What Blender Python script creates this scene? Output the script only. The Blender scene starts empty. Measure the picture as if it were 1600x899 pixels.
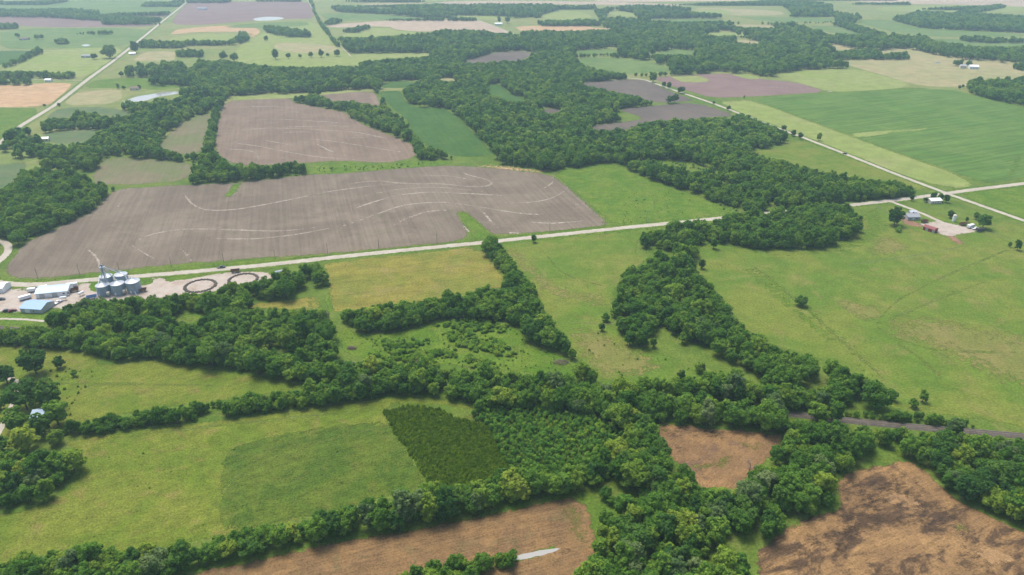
import bpy, bmesh, math, random
import numpy as np
from mathutils import Vector, Matrix
from mathutils.geometry import tessellate_polygon, delaunay_2d_cdt

R = math.radians
SC = bpy.context.scene
COL = SC.collection
random.seed(7)
RNG = np.random.default_rng(11)

# ------------------------------------------------------------------ camera
H = 200.0                       # flying height in metres
FPX = 1100.0                    # focal length in pixels of the 1600 px wide photograph
PITCH = math.atan(546.5 / FPX)  # below the horizon
cam_d = bpy.data.cameras.new('camera')
cam_d.sensor_width = 36.0
cam_d.lens = FPX / 1600.0 * 36.0
cam_d.clip_start = 1.0
cam_d.clip_end = 60000.0
cam = bpy.data.objects.new('camera', cam_d)
COL.objects.link(cam)
cam.location = (0, 0, H)
cam.rotation_euler = (math.pi / 2 - PITCH, 0, 0)
SC.camera = cam

# ------------------------------------------------------------------ sky and sun
SUN_EL, SUN_AZ = 66.0, 325.0    # degrees; azimuth clockwise from the view direction (+Y)
world = bpy.data.worlds.new('World')
SC.world = world
world.use_nodes = True
wn = world.node_tree
bg = wn.nodes['Background']
sky = wn.nodes.new('ShaderNodeTexSky')
sky.sky_type = 'NISHITA'
sky.sun_disc = False
sky.sun_elevation = R(SUN_EL)
sky.sun_rotation = R(SUN_AZ)
sky.altitude = 300
sky.air_density = 1.0
sky.dust_density = 4.5
sky.ozone_density = 1.0
wn.links.new(sky.outputs[0], bg.inputs[0])
bg.inputs[1].default_value = 0.12
sun_d = bpy.data.lights.new('sun', 'SUN')
sun_d.energy = 2.1
sun_d.angle = R(26)
sun_d.color = (1.0, 0.95, 0.86)
sun = bpy.data.objects.new('sun', sun_d)
COL.objects.link(sun)
sv = Vector((math.sin(R(SUN_AZ)) * math.cos(R(SUN_EL)), math.cos(R(SUN_AZ)) * math.cos(R(SUN_EL)), math.sin(R(SUN_EL))))
sun.rotation_euler = sv.to_track_quat('Z', 'Y').to_euler()
SC.view_settings.view_transform = 'Standard'
SC.view_settings.look = 'None'
SC.view_settings.gamma = 1.0
SC.view_settings.use_curve_mapping = False
SC.view_settings.exposure = 0.84
SC.render.engine = 'CYCLES'
SC.cycles.max_bounces = 6
SC.cycles.diffuse_bounces = 3
SC.cycles.transparent_max_bounces = 12
SC.cycles.volume_bounces = 3
SC.cycles.use_denoising = True

# ------------------------------------------------------------------ survey helpers
CT, ST = math.cos(PITCH), math.sin(PITCH)
def G(px, py, z=0.0):
    """ground position (metres) of a point of the survey photograph, at height z"""
    u, v = px - 800.0, py - 449.5
    down = v * CT + FPX * ST
    k = (H - z) / down
    return (u * k, (FPX * CT - v * ST) * k)
def GP(pts, z=0.0):
    return np.array([G(x, y, z) for x, y in pts])
def pixpm(x, y):
    """pixels per metre of the photograph at a ground point"""
    return FPX / (y * CT + H * ST)
def in_view(x, y, z=0, m=0):
    cz = y * CT + (H - z) * ST
    u = 800 + FPX * x / cz
    v = 449.5 + FPX * ((H - z) * CT - y * ST) / cz
    return (u > -m) & (u < 1600 + m) & (v > -m) & (v < 899 + m)
NORTH = math.atan2(375.0, 1228.0)   # the section grid is turned this far anticlockwise from +Y
def inside(P, poly):
    x, y = P[:, 0], P[:, 1]
    r = np.zeros(len(P), bool)
    n = len(poly)
    j = n - 1
    for i in range(n):
        xi, yi = poly[i]; xj, yj = poly[j]
        c = (yi > y) != (yj > y)
        if yi != yj:
            r ^= c & (x < (xj - xi) * (y - yi) / (yj - yi) + xi)
        j = i
    return r
def dist_path(P, path):
    d = np.full(len(P), 1e9)
    for a, b in zip(path[:-1], path[1:]):
        ab = b - a
        t = np.clip(((P - a) @ ab) / (ab @ ab), 0, 1)
        d = np.minimum(d, np.linalg.norm(P - (a + t[:, None] * ab), axis=1))
    return d
def tag(o, label=None, cat=None, group=None, kind=None):
    if label: o['label'] = label
    if cat: o['category'] = cat
    if group: o['group'] = group
    if kind: o['kind'] = kind
    return o
def link(name, me, mat=None, parent=None):
    o = bpy.data.objects.new(name, me)
    COL.objects.link(o)
    if mat is not None and me is not None and not me.materials:
        for m in (mat if isinstance(mat, (list, tuple)) else [mat]):
            me.materials.append(m)
    if parent is not None: o.parent = parent
    return o
def empty(name, loc, rz=0.0):
    o = bpy.data.objects.new(name, None)
    COL.objects.link(o)
    o.empty_display_size = 0.5
    o.location = loc
    o.rotation_euler = (0, 0, rz)
    return o

# ------------------------------------------------------------------ materials
def new_mat(name):
    m = bpy.data.materials.new(name)
    m.use_nodes = True
    nt = m.node_tree
    nt.nodes.clear()
    return m, nt, nt.nodes.new('ShaderNodeOutputMaterial')
def N(nt, t, **kw):
    n = nt.nodes.new(t)
    for k, v in kw.items(): setattr(n, k, v)
    return n
def noise(nt, vec, scale, detail=4, rough=0.6, dist=0.0):
    n = N(nt, 'ShaderNodeTexNoise')
    n.inputs['Scale'].default_value = scale
    n.inputs['Detail'].default_value = detail
    n.inputs['Roughness'].default_value = rough
    n.inputs['Distortion'].default_value = dist
    nt.links.new(vec, n.inputs['Vector'])
    return n.outputs['Fac']
def ramp(nt, fac, lo, hi):
    n = N(nt, 'ShaderNodeMapRange', interpolation_type='SMOOTHSTEP')
    n.inputs[1].default_value = lo; n.inputs[2].default_value = hi
    nt.links.new(fac, n.inputs[0])
    return n.outputs[0]
def mix(nt, fac, a, b, mode='MIX'):
    n = N(nt, 'ShaderNodeMix', data_type='RGBA', blend_type=mode)
    for s, i in ((fac, 0), (a, 6), (b, 7)):
        if isinstance(s, (int, float)): n.inputs[i].default_value = s
        elif isinstance(s, tuple): n.inputs[i].default_value = (*s, 1)
        else: nt.links.new(s, n.inputs[i])
    return n.outputs[2]
def math_n(nt, op, a, b=None):
    n = N(nt, 'ShaderNodeMath', operation=op)
    for s, i in ((a, 0), (b, 1)):
        if s is None: continue
        if isinstance(s, (int, float)): n.inputs[i].default_value = s
        else: nt.links.new(s, n.inputs[i])
    return n.outputs[0]
def rotvec(nt, ang, sx, sy, src=None):
    """world position turned by ang about Z and scaled: stretched patterns along rows"""
    m = N(nt, 'ShaderNodeMapping', vector_type='TEXTURE')
    m.inputs['Rotation'].default_value = (0, 0, ang)
    m.inputs['Scale'].default_value = (sx, sy, 1)
    if src is None: src = N(nt, 'ShaderNodeNewGeometry').outputs['Position']
    nt.links.new(src, m.inputs['Vector'])
    return m.outputs[0]
ROWN = NORTH            # rows that run along the section grid's north-south
ROWE = NORTH + math.pi / 2
GROUND_TONE = 0.84      # common reflectance factor of all ground covers
def field_mat(name, a, b, c=None, big=60.0, mid=12.0, fine=1.2, c_at=(0.5, 0.7), c_amt=0.8, rows=None, row_amt=0.35,
              row_w=3.0, row_l=90.0, speck=0.28, edge=True, bump=0.35, rough=0.95, c_scale=None, c_rot=None, broken=None):
    """patchy ground: a and b blend in broad patches, c appears in smaller ones, fine mottling over all"""
    m, nt, out = new_mat(name)
    pos = N(nt, 'ShaderNodeNewGeometry').outputs['Position']
    n1 = noise(nt, pos, 1 / big, 5, 0.62, 0.6)
    col = mix(nt, ramp(nt, n1, 0.40, 0.60), a, b)
    if c is not None:
        v = pos if c_rot is None else rotvec(nt, c_rot[0], c_rot[1], c_rot[2], pos)
        n2 = noise(nt, v, 1 / (c_scale or mid * 2.2) if c_rot is None else 1.0, 6, 0.66, 0.5)
        col = mix(nt, math_n(nt, 'MULTIPLY', ramp(nt, n2, *c_at), c_amt), col, c)
    n3 = noise(nt, pos, 1 / mid, 6, 0.72)
    n4 = noise(nt, pos, 1 / fine, 3, 0.7)
    f = math_n(nt, 'ADD', math_n(nt, 'MULTIPLY', math_n(nt, 'SUBTRACT', ramp(nt, n3, 0.3, 0.7), 0.5), speck * 1.1),
               math_n(nt, 'MULTIPLY', math_n(nt, 'SUBTRACT', ramp(nt, n4, 0.3, 0.7), 0.5), speck * 2.0))
    if rows is not None:
        nr = noise(nt, rotvec(nt, rows, row_w, row_l, pos), 1.0, 3, 0.6)
        f = math_n(nt, 'ADD', f, math_n(nt, 'MULTIPLY', math_n(nt, 'SUBTRACT', ramp(nt, nr, 0.3, 0.7), 0.5), row_amt * 1.4))
    f = math_n(nt, 'MULTIPLY', math_n(nt, 'ADD', f, 1.0), GROUND_TONE)
    cm = N(nt, 'ShaderNodeVectorMath', operation='SCALE')
    nt.links.new(col, cm.inputs[0]); nt.links.new(f, cm.inputs['Scale'])
    bs = N(nt, 'ShaderNodeBsdfPrincipled')
    bs.inputs['Roughness'].default_value = rough
    bs.inputs['Specular IOR Level'].default_value = 0.1
    nt.links.new(cm.outputs[0], bs.inputs['Base Color'])
    if bump:
        bp = N(nt, 'ShaderNodeBump')
        bp.inputs['Strength'].default_value = bump
        bp.inputs['Distance'].default_value = 0.5
        nt.links.new(n4, bp.inputs['Height'])
        nt.links.new(bp.outputs[0], bs.inputs['Normal'])
    if edge:
        at = N(nt, 'ShaderNodeAttribute', attribute_name='edge')
        ne = ramp(nt, noise(nt, pos, 1 / 4.0, 6, 0.75), 0.28, 0.72)
        s = math_n(nt, 'ADD', at.outputs['Fac'], math_n(nt, 'MULTIPLY', math_n(nt, 'SUBTRACT', ne, 0.5), 1.2))
        al = ramp(nt, s, 0.28, 0.66)
        al = math_n(nt, 'MAXIMUM', al, math_n(nt, 'GREATER_THAN', at.outputs['Fac'], 0.995))
        if broken:
            bs_, b_lo, b_hi = broken if isinstance(broken, tuple) else (broken, 0.38, 0.66)
            al = math_n(nt, 'MULTIPLY', al, ramp(nt, noise(nt, rotvec(nt, ROWE, bs_, bs_ * 2.2, pos), 1.0, 8, 0.78), b_lo, b_hi))
        tr = N(nt, 'ShaderNodeBsdfTransparent')
        mx = N(nt, 'ShaderNodeMixShader')
        nt.links.new(al, mx.inputs[0]); nt.links.new(tr.outputs[0], mx.inputs[1]); nt.links.new(bs.outputs[0], mx.inputs[2])
        nt.links.new(mx.outputs[0], out.inputs[0])
    else:
        nt.links.new(bs.outputs[0], out.inputs[0])
    return m
def plain(name, c, rough=0.7, metal=0.0, var=0.18, scale=0.6, spec=0.3):
    m, nt, out = new_mat(name)
    tc = N(nt, 'ShaderNodeTexCoord').outputs['Object']
    n = noise(nt, tc, scale, 5, 0.7)
    f = math_n(nt, 'ADD', math_n(nt, 'MULTIPLY', math_n(nt, 'SUBTRACT', n, 0.5), var * 2), 1.0)
    cm = N(nt, 'ShaderNodeVectorMath', operation='SCALE')
    cm.inputs[0].default_value = c
    nt.links.new(f, cm.inputs['Scale'])
    bs = N(nt, 'ShaderNodeBsdfPrincipled')
    bs.inputs['Roughness'].default_value = rough
    bs.inputs['Metallic'].default_value = metal
    bs.inputs['Specular IOR Level'].default_value = spec
    nt.links.new(cm.outputs[0], bs.inputs['Base Color'])
    nt.links.new(bs.outputs[0], out.inputs[0])
    return m
def leaf_mat(name, dark, mid_, light, trans=0.42):
    """foliage: the tone differs from tree to tree, from leaf clump to leaf clump and over the land"""
    m, nt, out = new_mat(name)
    oi = N(nt, 'ShaderNodeObjectInfo').outputs['Random']
    at = N(nt, 'ShaderNodeAttribute', attribute_name='tint').outputs['Fac']
    pos = N(nt, 'ShaderNodeNewGeometry').outputs['Position']
    nz = noise(nt, pos, 1 / 45.0, 3, 0.5)
    t = math_n(nt, 'ADD', math_n(nt, 'MULTIPLY', oi, 0.85), math_n(nt, 'MULTIPLY', math_n(nt, 'SUBTRACT', nz, 0.5), 0.7))
    t = math_n(nt, 'ADD', t, math_n(nt, 'MULTIPLY', math_n(nt, 'SUBTRACT', at, 0.5), 0.45))
    c1 = mix(nt, ramp(nt, t, 0.0, 0.55), dark, mid_)
    c2 = mix(nt, ramp(nt, t, 0.55, 1.0), c1, light)
    df = N(nt, 'ShaderNodeBsdfDiffuse'); tl = N(nt, 'ShaderNodeBsdfTranslucent')
    nt.links.new(c2, df.inputs[0])
    nt.links.new(mix(nt, 1.0, c2, (1.1, 1.25, 0.6), 'MULTIPLY'), tl.inputs[0])
    mx = N(nt, 'ShaderNodeMixShader'); mx.inputs[0].default_value = trans
    nt.links.new(df.outputs[0], mx.inputs[1]); nt.links.new(tl.outputs[0], mx.inputs[2])
    nt.links.new(mx.outputs[0], out.inputs[0])
    return m

ROWN = NORTH            # rows that run along the section grid's north-south
ROWE = NORTH + math.pi / 2
M = {}
M['ground'] = field_mat('rough_grass', (0.085, 0.150, 0.018), (0.125, 0.180, 0.028), (0.170, 0.170, 0.050), big=40, mid=7, edge=False, c_amt=0.5)
M['farland'] = field_mat('far_grassland', (0.165, 0.215, 0.055), (0.215, 0.230, 0.075), (0.265, 0.220, 0.100), big=130, mid=20, c_amt=0.5)
M['pasture'] = field_mat('pasture_grass', (0.104, 0.172, 0.021), (0.155, 0.192, 0.031), (0.222, 0.190, 0.064), big=48, mid=9, c_amt=0.5, c_at=(0.52, 0.68), speck=0.25)
M['pasture_near'] = field_mat('meadow_grass', (0.114, 0.164, 0.018), (0.155, 0.184, 0.026), (0.198, 0.166, 0.048), big=32, mid=5, fine=0.8, c_amt=0.7, c_at=(0.52, 0.68), speck=0.34, rows=ROWE + 0.25, row_amt=0.14, row_w=1.6, row_l=14)
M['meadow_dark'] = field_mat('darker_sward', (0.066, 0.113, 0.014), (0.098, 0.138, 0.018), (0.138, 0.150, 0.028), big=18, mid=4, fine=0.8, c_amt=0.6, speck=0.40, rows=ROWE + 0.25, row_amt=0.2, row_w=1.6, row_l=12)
M['vivid'] = field_mat('vivid_grass', (0.082, 0.160, 0.014), (0.118, 0.185, 0.020), (0.160, 0.175, 0.038), big=25, mid=6, c_amt=0.5, speck=0.34)
M['hay'] = field_mat('hay_meadow', (0.215, 0.198, 0.038), (0.168, 0.184, 0.032), (0.250, 0.195, 0.075), big=30, mid=8, c_amt=0.6, rows=ROWE, row_amt=0.16, row_w=3, row_l=40)
M['light'] = field_mat('pale_pasture', (0.215, 0.270, 0.068), (0.240, 0.275, 0.085), (0.275, 0.265, 0.12), big=90, mid=16, c_amt=0.4)
M['tan'] = field_mat('tan_grassland', (0.330, 0.285, 0.145), (0.285, 0.275, 0.125), (0.37, 0.29, 0.17), big=120, mid=20, c_amt=0.5)
M['stubble'] = field_mat('wheat_stubble', (0.460, 0.300, 0.165), (0.42, 0.285, 0.155), (0.50, 0.34, 0.20), big=80, mid=18, rows=ROWE, row_amt=0.12)
M['pink'] = field_mat('pale_stubble', (0.42, 0.325, 0.235), (0.39, 0.30, 0.22), None, big=90, mid=20)
M['plow'] = field_mat('tilled_soil', (0.170, 0.136, 0.102), (0.210, 0.170, 0.126), (0.155, 0.142, 0.088), big=60, mid=10, c_at=(0.52, 0.70), c_amt=0.5, rows=ROWN, row_amt=0.16, row_w=2.6, row_l=120, speck=0.13)
M['plow_red'] = field_mat('reddish_tilled_soil', (0.190, 0.140, 0.102), (0.222, 0.166, 0.120), (0.25, 0.205, 0.155), big=60, mid=10, c_amt=0.4, rows=ROWN, row_amt=0.14, row_w=2.6, row_l=120, speck=0.14)
M['plow_dark'] = field_mat('dark_tilled_soil', (0.125, 0.102, 0.088), (0.150, 0.122, 0.100), (0.115, 0.115, 0.075), big=70, mid=14, c_amt=0.4, rows=ROWN, row_amt=0.12, speck=0.1)
M['purple'] = field_mat('purplish_tilled_soil', (0.200, 0.130, 0.120), (0.225, 0.150, 0.135), None, big=70, mid=14, rows=ROWE, row_amt=0.12, speck=0.1)
M['sprout'] = field_mat('sprouting_crop', (0.150, 0.165, 0.070), (0.190, 0.165, 0.095), (0.125, 0.165, 0.055), big=50, mid=14, c_amt=0.6, rows=ROWN, row_amt=0.10, speck=0.12)
M['corn'] = field_mat('corn_crop', (0.046, 0.112, 0.018), (0.062, 0.130, 0.022), (0.085, 0.150, 0.036), big=45, mid=10, c_amt=0.4, rows=ROWN, row_amt=0.16, row_w=2.2, row_l=70, speck=0.18)
M['soy'] = field_mat('soy_crop', (0.082, 0.160, 0.026), (0.105, 0.182, 0.034), (0.140, 0.195, 0.046), big=60, mid=12, c_amt=0.5, rows=ROWE + 0.12, row_amt=0.30, row_w=4.5, row_l=90, speck=0.14)
M['farcrop'] = field_mat('far_crop', (0.110, 0.180, 0.044), (0.140, 0.200, 0.058), None, big=90, mid=20)
M['dry'] = field_mat('drying_grass', (0.165, 0.178, 0.042), (0.195, 0.182, 0.055), None, big=25, mid=7, speck=0.22)
M['darkcrop'] = field_mat('dark_crop', (0.100, 0.150, 0.058), (0.125, 0.160, 0.068), (0.17, 0.155, 0.09), big=45, mid=12, c_amt=0.4)
M['fallow'] = field_mat('fallow_field', (0.305, 0.185, 0.080), (0.218, 0.132, 0.062), (0.062, 0.040, 0.028), big=22, mid=3.5, fine=0.8, c_at=(0.48, 0.60), c_amt=0.85,
                        c_rot=(ROWE + 0.15, 9.0, 20.0), rows=ROWE + 0.15, row_amt=0.26, row_w=0.7, row_l=9, speck=0.30)
M['fallow_mid'] = field_mat('fallow_paddock', (0.270, 0.162, 0.072), (0.205, 0.124, 0.060), (0.125, 0.080, 0.055), big=22, mid=3.5, fine=0.8, c_at=(0.52, 0.64), c_amt=0.7,
                        c_rot=(ROWE + 0.15, 8.0, 16.0), rows=ROWE + 0.6, row_amt=0.2, row_w=0.7, row_l=9, speck=0.28)
M['fallow_strip'] = field_mat('fallow_strip', (0.240, 0.145, 0.064), (0.182, 0.112, 0.054), (0.150, 0.118, 0.052), big=18, mid=3.5, fine=0.8, c_at=(0.52, 0.68), c_amt=0.7,
                        rows=ROWE + 0.02, row_amt=0.26, row_w=0.7, row_l=14, speck=0.28)
M['flush'] = field_mat('green_flush', (0.145, 0.165, 0.035), (0.19, 0.17, 0.05), None, big=8, mid=3, fine=0.6, speck=0.3, broken=3.0)
M['stain'] = field_mat('damp_soil', (0.062, 0.041, 0.029), (0.100, 0.068, 0.046), None, big=8, mid=3, fine=0.6, speck=0.3, broken=(3.0, 0.42, 0.72))
M['straw'] = field_mat('straw_litter', (0.340, 0.210, 0.100), (0.31, 0.19, 0.09), None, big=10, mid=3, fine=0.6, speck=0.3)
M['gravel'] = field_mat('gravel', (0.43, 0.385, 0.315), (0.48, 0.435, 0.365), (0.36, 0.30, 0.22), big=14, mid=4, fine=0.6, c_amt=0.35, speck=0.12)
M['yard'] = field_mat('yard_gravel', (0.42, 0.355, 0.295), (0.47, 0.41, 0.35), (0.33, 0.235, 0.17), big=14, mid=4, fine=0.6, c_amt=0.7, speck=0.14)
M['redsoil'] = field_mat('red_soil', (0.24, 0.135, 0.085), (0.28, 0.165, 0.105), None, big=8, mid=3)
M['pale'] = field_mat('pale_silt', (0.40, 0.355, 0.30), (0.34, 0.29, 0.24), None, big=8, mid=3, speck=0.2)
M['terrace'] = field_mat('terrace_soil', (0.37, 0.315, 0.255), (0.29, 0.24, 0.19), None, big=30, mid=6, speck=0.3, broken=(9.0, 0.20, 0.50))
M['ballast'] = field_mat('ballast', (0.155, 0.130, 0.108), (0.20, 0.17, 0.142), None, big=10, mid=2, fine=0.4, speck=0.3, edge=False)
def water_mat():
    m, nt, out = new_mat('pond_water')
    bs = N(nt, 'ShaderNodeBsdfPrincipled')
    bs.inputs['Base Color'].default_value = (0.30, 0.29, 0.26, 1)
    bs.inputs['Roughness'].default_value = 0.12
    bs.inputs['Specular IOR Level'].default_value = 0.9
    pos = N(nt, 'ShaderNodeNewGeometry').outputs['Position']
    bp = N(nt, 'ShaderNodeBump'); bp.inputs['Strength'].default_value = 0.06; bp.inputs['Distance'].default_value = 0.1
    nt.links.new(noise(nt, pos, 1.5, 3), bp.inputs['Height']); nt.links.new(bp.outputs[0], bs.inputs['Normal'])
    nt.links.new(bs.outputs[0], out.inputs[0])
    return m
M['water'] = water_mat()
M['bark'] = plain('bark', (0.12, 0.095, 0.075), 0.95, var=0.3)
M['leaf'] = leaf_mat('mid_green_leaves', (0.075, 0.175, 0.028), (0.135, 0.255, 0.038), (0.255, 0.350, 0.050))
M['leaf_light'] = leaf_mat('yellow_green_leaves', (0.165, 0.265, 0.038), (0.240, 0.330, 0.046), (0.330, 0.385, 0.060))
M['leaf_dark'] = leaf_mat('dark_green_leaves', (0.046, 0.118, 0.028), (0.082, 0.178, 0.036), (0.130, 0.225, 0.042))
M['leaf_wood'] = leaf_mat('woodland_leaves', (0.055, 0.142, 0.030), (0.130, 0.248, 0.044), (0.270, 0.360, 0.060))
M['leaf_grey'] = leaf_mat('grey_green_leaves', (0.095, 0.165, 0.055), (0.150, 0.225, 0.080), (0.230, 0.290, 0.110))
M['cedar'] = leaf_mat('cedar_sprays', (0.080, 0.150, 0.012), (0.118, 0.200, 0.015), (0.205, 0.285, 0.026), 0.38)
M['young'] = leaf_mat('young_tree_leaves', (0.095, 0.225, 0.040), (0.150, 0.300, 0.046), (0.270, 0.390, 0.048))
M['shrub'] = leaf_mat('shrub_leaves', (0.135, 0.255, 0.036), (0.200, 0.325, 0.042), (0.280, 0.370, 0.055))
M['twig'] = plain('dry_twigs', (0.20, 0.155, 0.125), 0.95, var=0.4)
M['steel'] = plain('galvanised_steel', (0.33, 0.40, 0.48), 0.5, 0.3, 0.10, 0.4)
M['steel_roof'] = plain('galvanised_roof', (0.52, 0.55, 0.58), 0.5, 0.3, 0.10, 0.4)
M['white'] = plain('white_paint', (0.78, 0.78, 0.76), 0.6, var=0.06)
M['blue_roof'] = plain('light_blue_sheet_metal', (0.40, 0.50, 0.60), 0.5, 0.1, 0.08)
M['blue_roof2'] = plain('blue_sheet_metal', (0.27, 0.40, 0.56), 0.5, 0.1, 0.08)
M['grey_wall'] = plain('grey_sheet_wall', (0.42, 0.43, 0.42), 0.7, var=0.1)
M['grey_roof'] = plain('grey_shingles', (0.30, 0.31, 0.33), 0.85, var=0.15)
M['brown_roof'] = plain('brown_shingles', (0.20, 0.14, 0.11), 0.85, var=0.2)
M['red'] = plain('barn_red_paint', (0.30, 0.045, 0.055), 0.7, var=0.15)
M['red_roof'] = plain('faded_red_roof', (0.22, 0.06, 0.065), 0.65, var=0.15)
M['cream'] = plain('cream_siding', (0.62, 0.57, 0.47), 0.8, var=0.1)
M['glass'] = plain('dark_window_glass', (0.035, 0.045, 0.055), 0.15, var=0.1, spec=0.6)
M['black'] = plain('black_paint', (0.02, 0.02, 0.022), 0.35, var=0.1, spec=0.5)
M['tyre'] = plain('tyre_rubber', (0.025, 0.025, 0.025), 0.9)
M['carwhite'] = plain('white_car_paint', (0.72, 0.73, 0.74), 0.3, var=0.04, spec=0.5)
M['cardark'] = plain('dark_car_paint', (0.045, 0.045, 0.055), 0.3, var=0.1, spec=0.5)
M['carred'] = plain('maroon_car_paint', (0.16, 0.03, 0.03), 0.35, var=0.1, spec=0.5)
M['tarp'] = plain('blue_tarp', (0.16, 0.25, 0.45), 0.6, var=0.15)
M['wood'] = plain('weathered_wood', (0.24, 0.20, 0.16), 0.9, var=0.25, scale=2)
M['rust'] = plain('rusty_metal', (0.20, 0.11, 0.075), 0.8, 0.2, 0.3)
M['bank'] = plain('dark_earth_bank', (0.085, 0.072, 0.058), 0.95, var=0.4, scale=0.8)
M['rail'] = plain('rail_steel', (0.30, 0.26, 0.23), 0.4, 0.7, 0.15)
M['tie'] = plain('timber_sleeper', (0.13, 0.105, 0.085), 0.95, var=0.3)

# ------------------------------------------------------------------ ground and fields
me = bpy.data.meshes.new('ground')
S = 9000.0
nseg = 24
gx = np.linspace(-S, S, nseg + 1)
gv = [(x, y, 0.0) for y in gx for x in gx]
gf = [(j * (nseg + 1) + i, j * (nseg + 1) + i + 1, (j + 1) * (nseg + 1) + i + 1, (j + 1) * (nseg + 1) + i) for j in range(nseg) for i in range(nseg)]
me.from_pydata(gv, [], gf)
tag(link('ground', me, M['ground']), kind='structure')

def signed_area(p):
    x, y = p[:, 0], p[:, 1]
    return 0.5 * np.sum(x * np.roll(y, -1) - np.roll(x, -1) * y)
def densify(p, step, jit, closed=True):
    out = []
    n = len(p)
    for i in range(n if closed else n - 1):
        a, b = p[i], p[(i + 1) % n]
        L = np.linalg.norm(b - a)
        k = max(1, int(L / step))
        nrm = np.array([-(b - a)[1], (b - a)[0]]) / max(L, 1e-6)
        for t in range(k):
            q = a + (b - a) * t / k
            if jit: q = q + nrm * random.uniform(-jit, jit)
            out.append(q)
    if not closed: out.append(p[-1])
    return np.array(out)
def smooth_closed(p, it=1):
    for _ in range(it):
        q = []
        n = len(p)
        for i in range(n):
            a, b = p[i], p[(i + 1) % n]
            q += [a * 0.8 + b * 0.2, a * 0.2 + b * 0.8]
        p = np.array(q)
    return p
LAID = []               # outlines laid so far: (low, high, outline, level)
def lay_on(pts, outline):
    """height of a new sheet: 4 mm above the highest sheet it overlaps"""
    lo, hi = outline.min(0), outline.max(0)
    lev = 1
    for a, b, q, l in LAID:
        if l < lev or a[0] > hi[0] or b[0] < lo[0] or a[1] > hi[1] or b[1] < lo[1]: continue
        if inside(pts, q).any() or inside(q, outline).any(): lev = l + 1
    LAID.append((lo, hi, outline, lev))
    return lev * 0.004
CLEAR = []              # ground that carries no trees
def sheet(name, mat, poly, w=2.0, jit=0.35, smooth=0, kind='structure', clear=True, parent=None, label=None, z=None):
    """one field: a sheet on the ground whose rim (attribute edge 0..1) wears out into the grass"""
    p = poly.copy()
    if signed_area(p) < 0: p = p[::-1]
    if clear: CLEAR.append(p.copy())
    if smooth: p = smooth_closed(p, smooth)
    d = np.mean(np.linalg.norm(p, axis=1))
    p = densify(p, max(5.0, d / 60.0), jit)
    w = max(w, d / 400.0)
    nx, pv = np.roll(p, -1, 0), np.roll(p, 1, 0)
    t = nx - pv
    t /= np.linalg.norm(t, axis=1)[:, None] + 1e-9
    nrm = np.stack([-t[:, 1], t[:, 0]], 1)
    ring = np.concatenate([p, p[:1]])
    w = min(w, 0.3 * math.sqrt(abs(signed_area(p))))
    while True:
        inn = np.concatenate([p + nrm * w * k for k in ((1.0,) if w < 5 else (0.5, 1.0))])
        want = np.repeat([1.0] if w < 5 else [0.5, 1.0], len(p)) * w
        dd = dist_path(inn, ring)
        ok = inside(inn, p) & (dd > want * 0.85)
        if ok.sum() > len(p) * 0.35 or w < 0.3: break
        w *= 0.75
    inn, dd = inn[ok], dd[ok]
    if z is None: z = lay_on(p, poly if not smooth else smooth_closed(poly, 1))
    n = len(p)
    c0 = p.mean(0)
    vs = [Vector(q - c0) for q in np.concatenate([p, inn])]
    ov, _, of, orig, _, _ = delaunay_2d_cdt(vs, [(i, (i + 1) % n) for i in range(n)], [], 1, 1e-4)
    oe = np.zeros(len(ov))
    for k, ids in enumerate(orig):
        if ids and min(ids) >= n: oe[k] = min(1.0, dd[min(ids) - n] / (w * 0.9))
    verts = [(q.x + c0[0], q.y + c0[1], z) for q in ov]
    faces = []
    for fc in of:
        A, B, C = ov[fc[0]], ov[fc[1]], ov[fc[2]]
        faces.append(tuple(fc) if (B.x-A.x)*(C.y-A.y) - (B.y-A.y)*(C.x-A.x) > 0 else tuple(fc)[::-1])
    m = bpy.data.meshes.new(name)
    m.from_pydata(verts, [], faces)
    at = m.attributes.new('edge', 'FLOAT', 'POINT')
    at.data.foreach_set('value', oe.astype(np.float32))
    o = link(name, m, mat, parent)
    if parent is None: tag(o, label=label, kind=kind)
    return o
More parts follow.
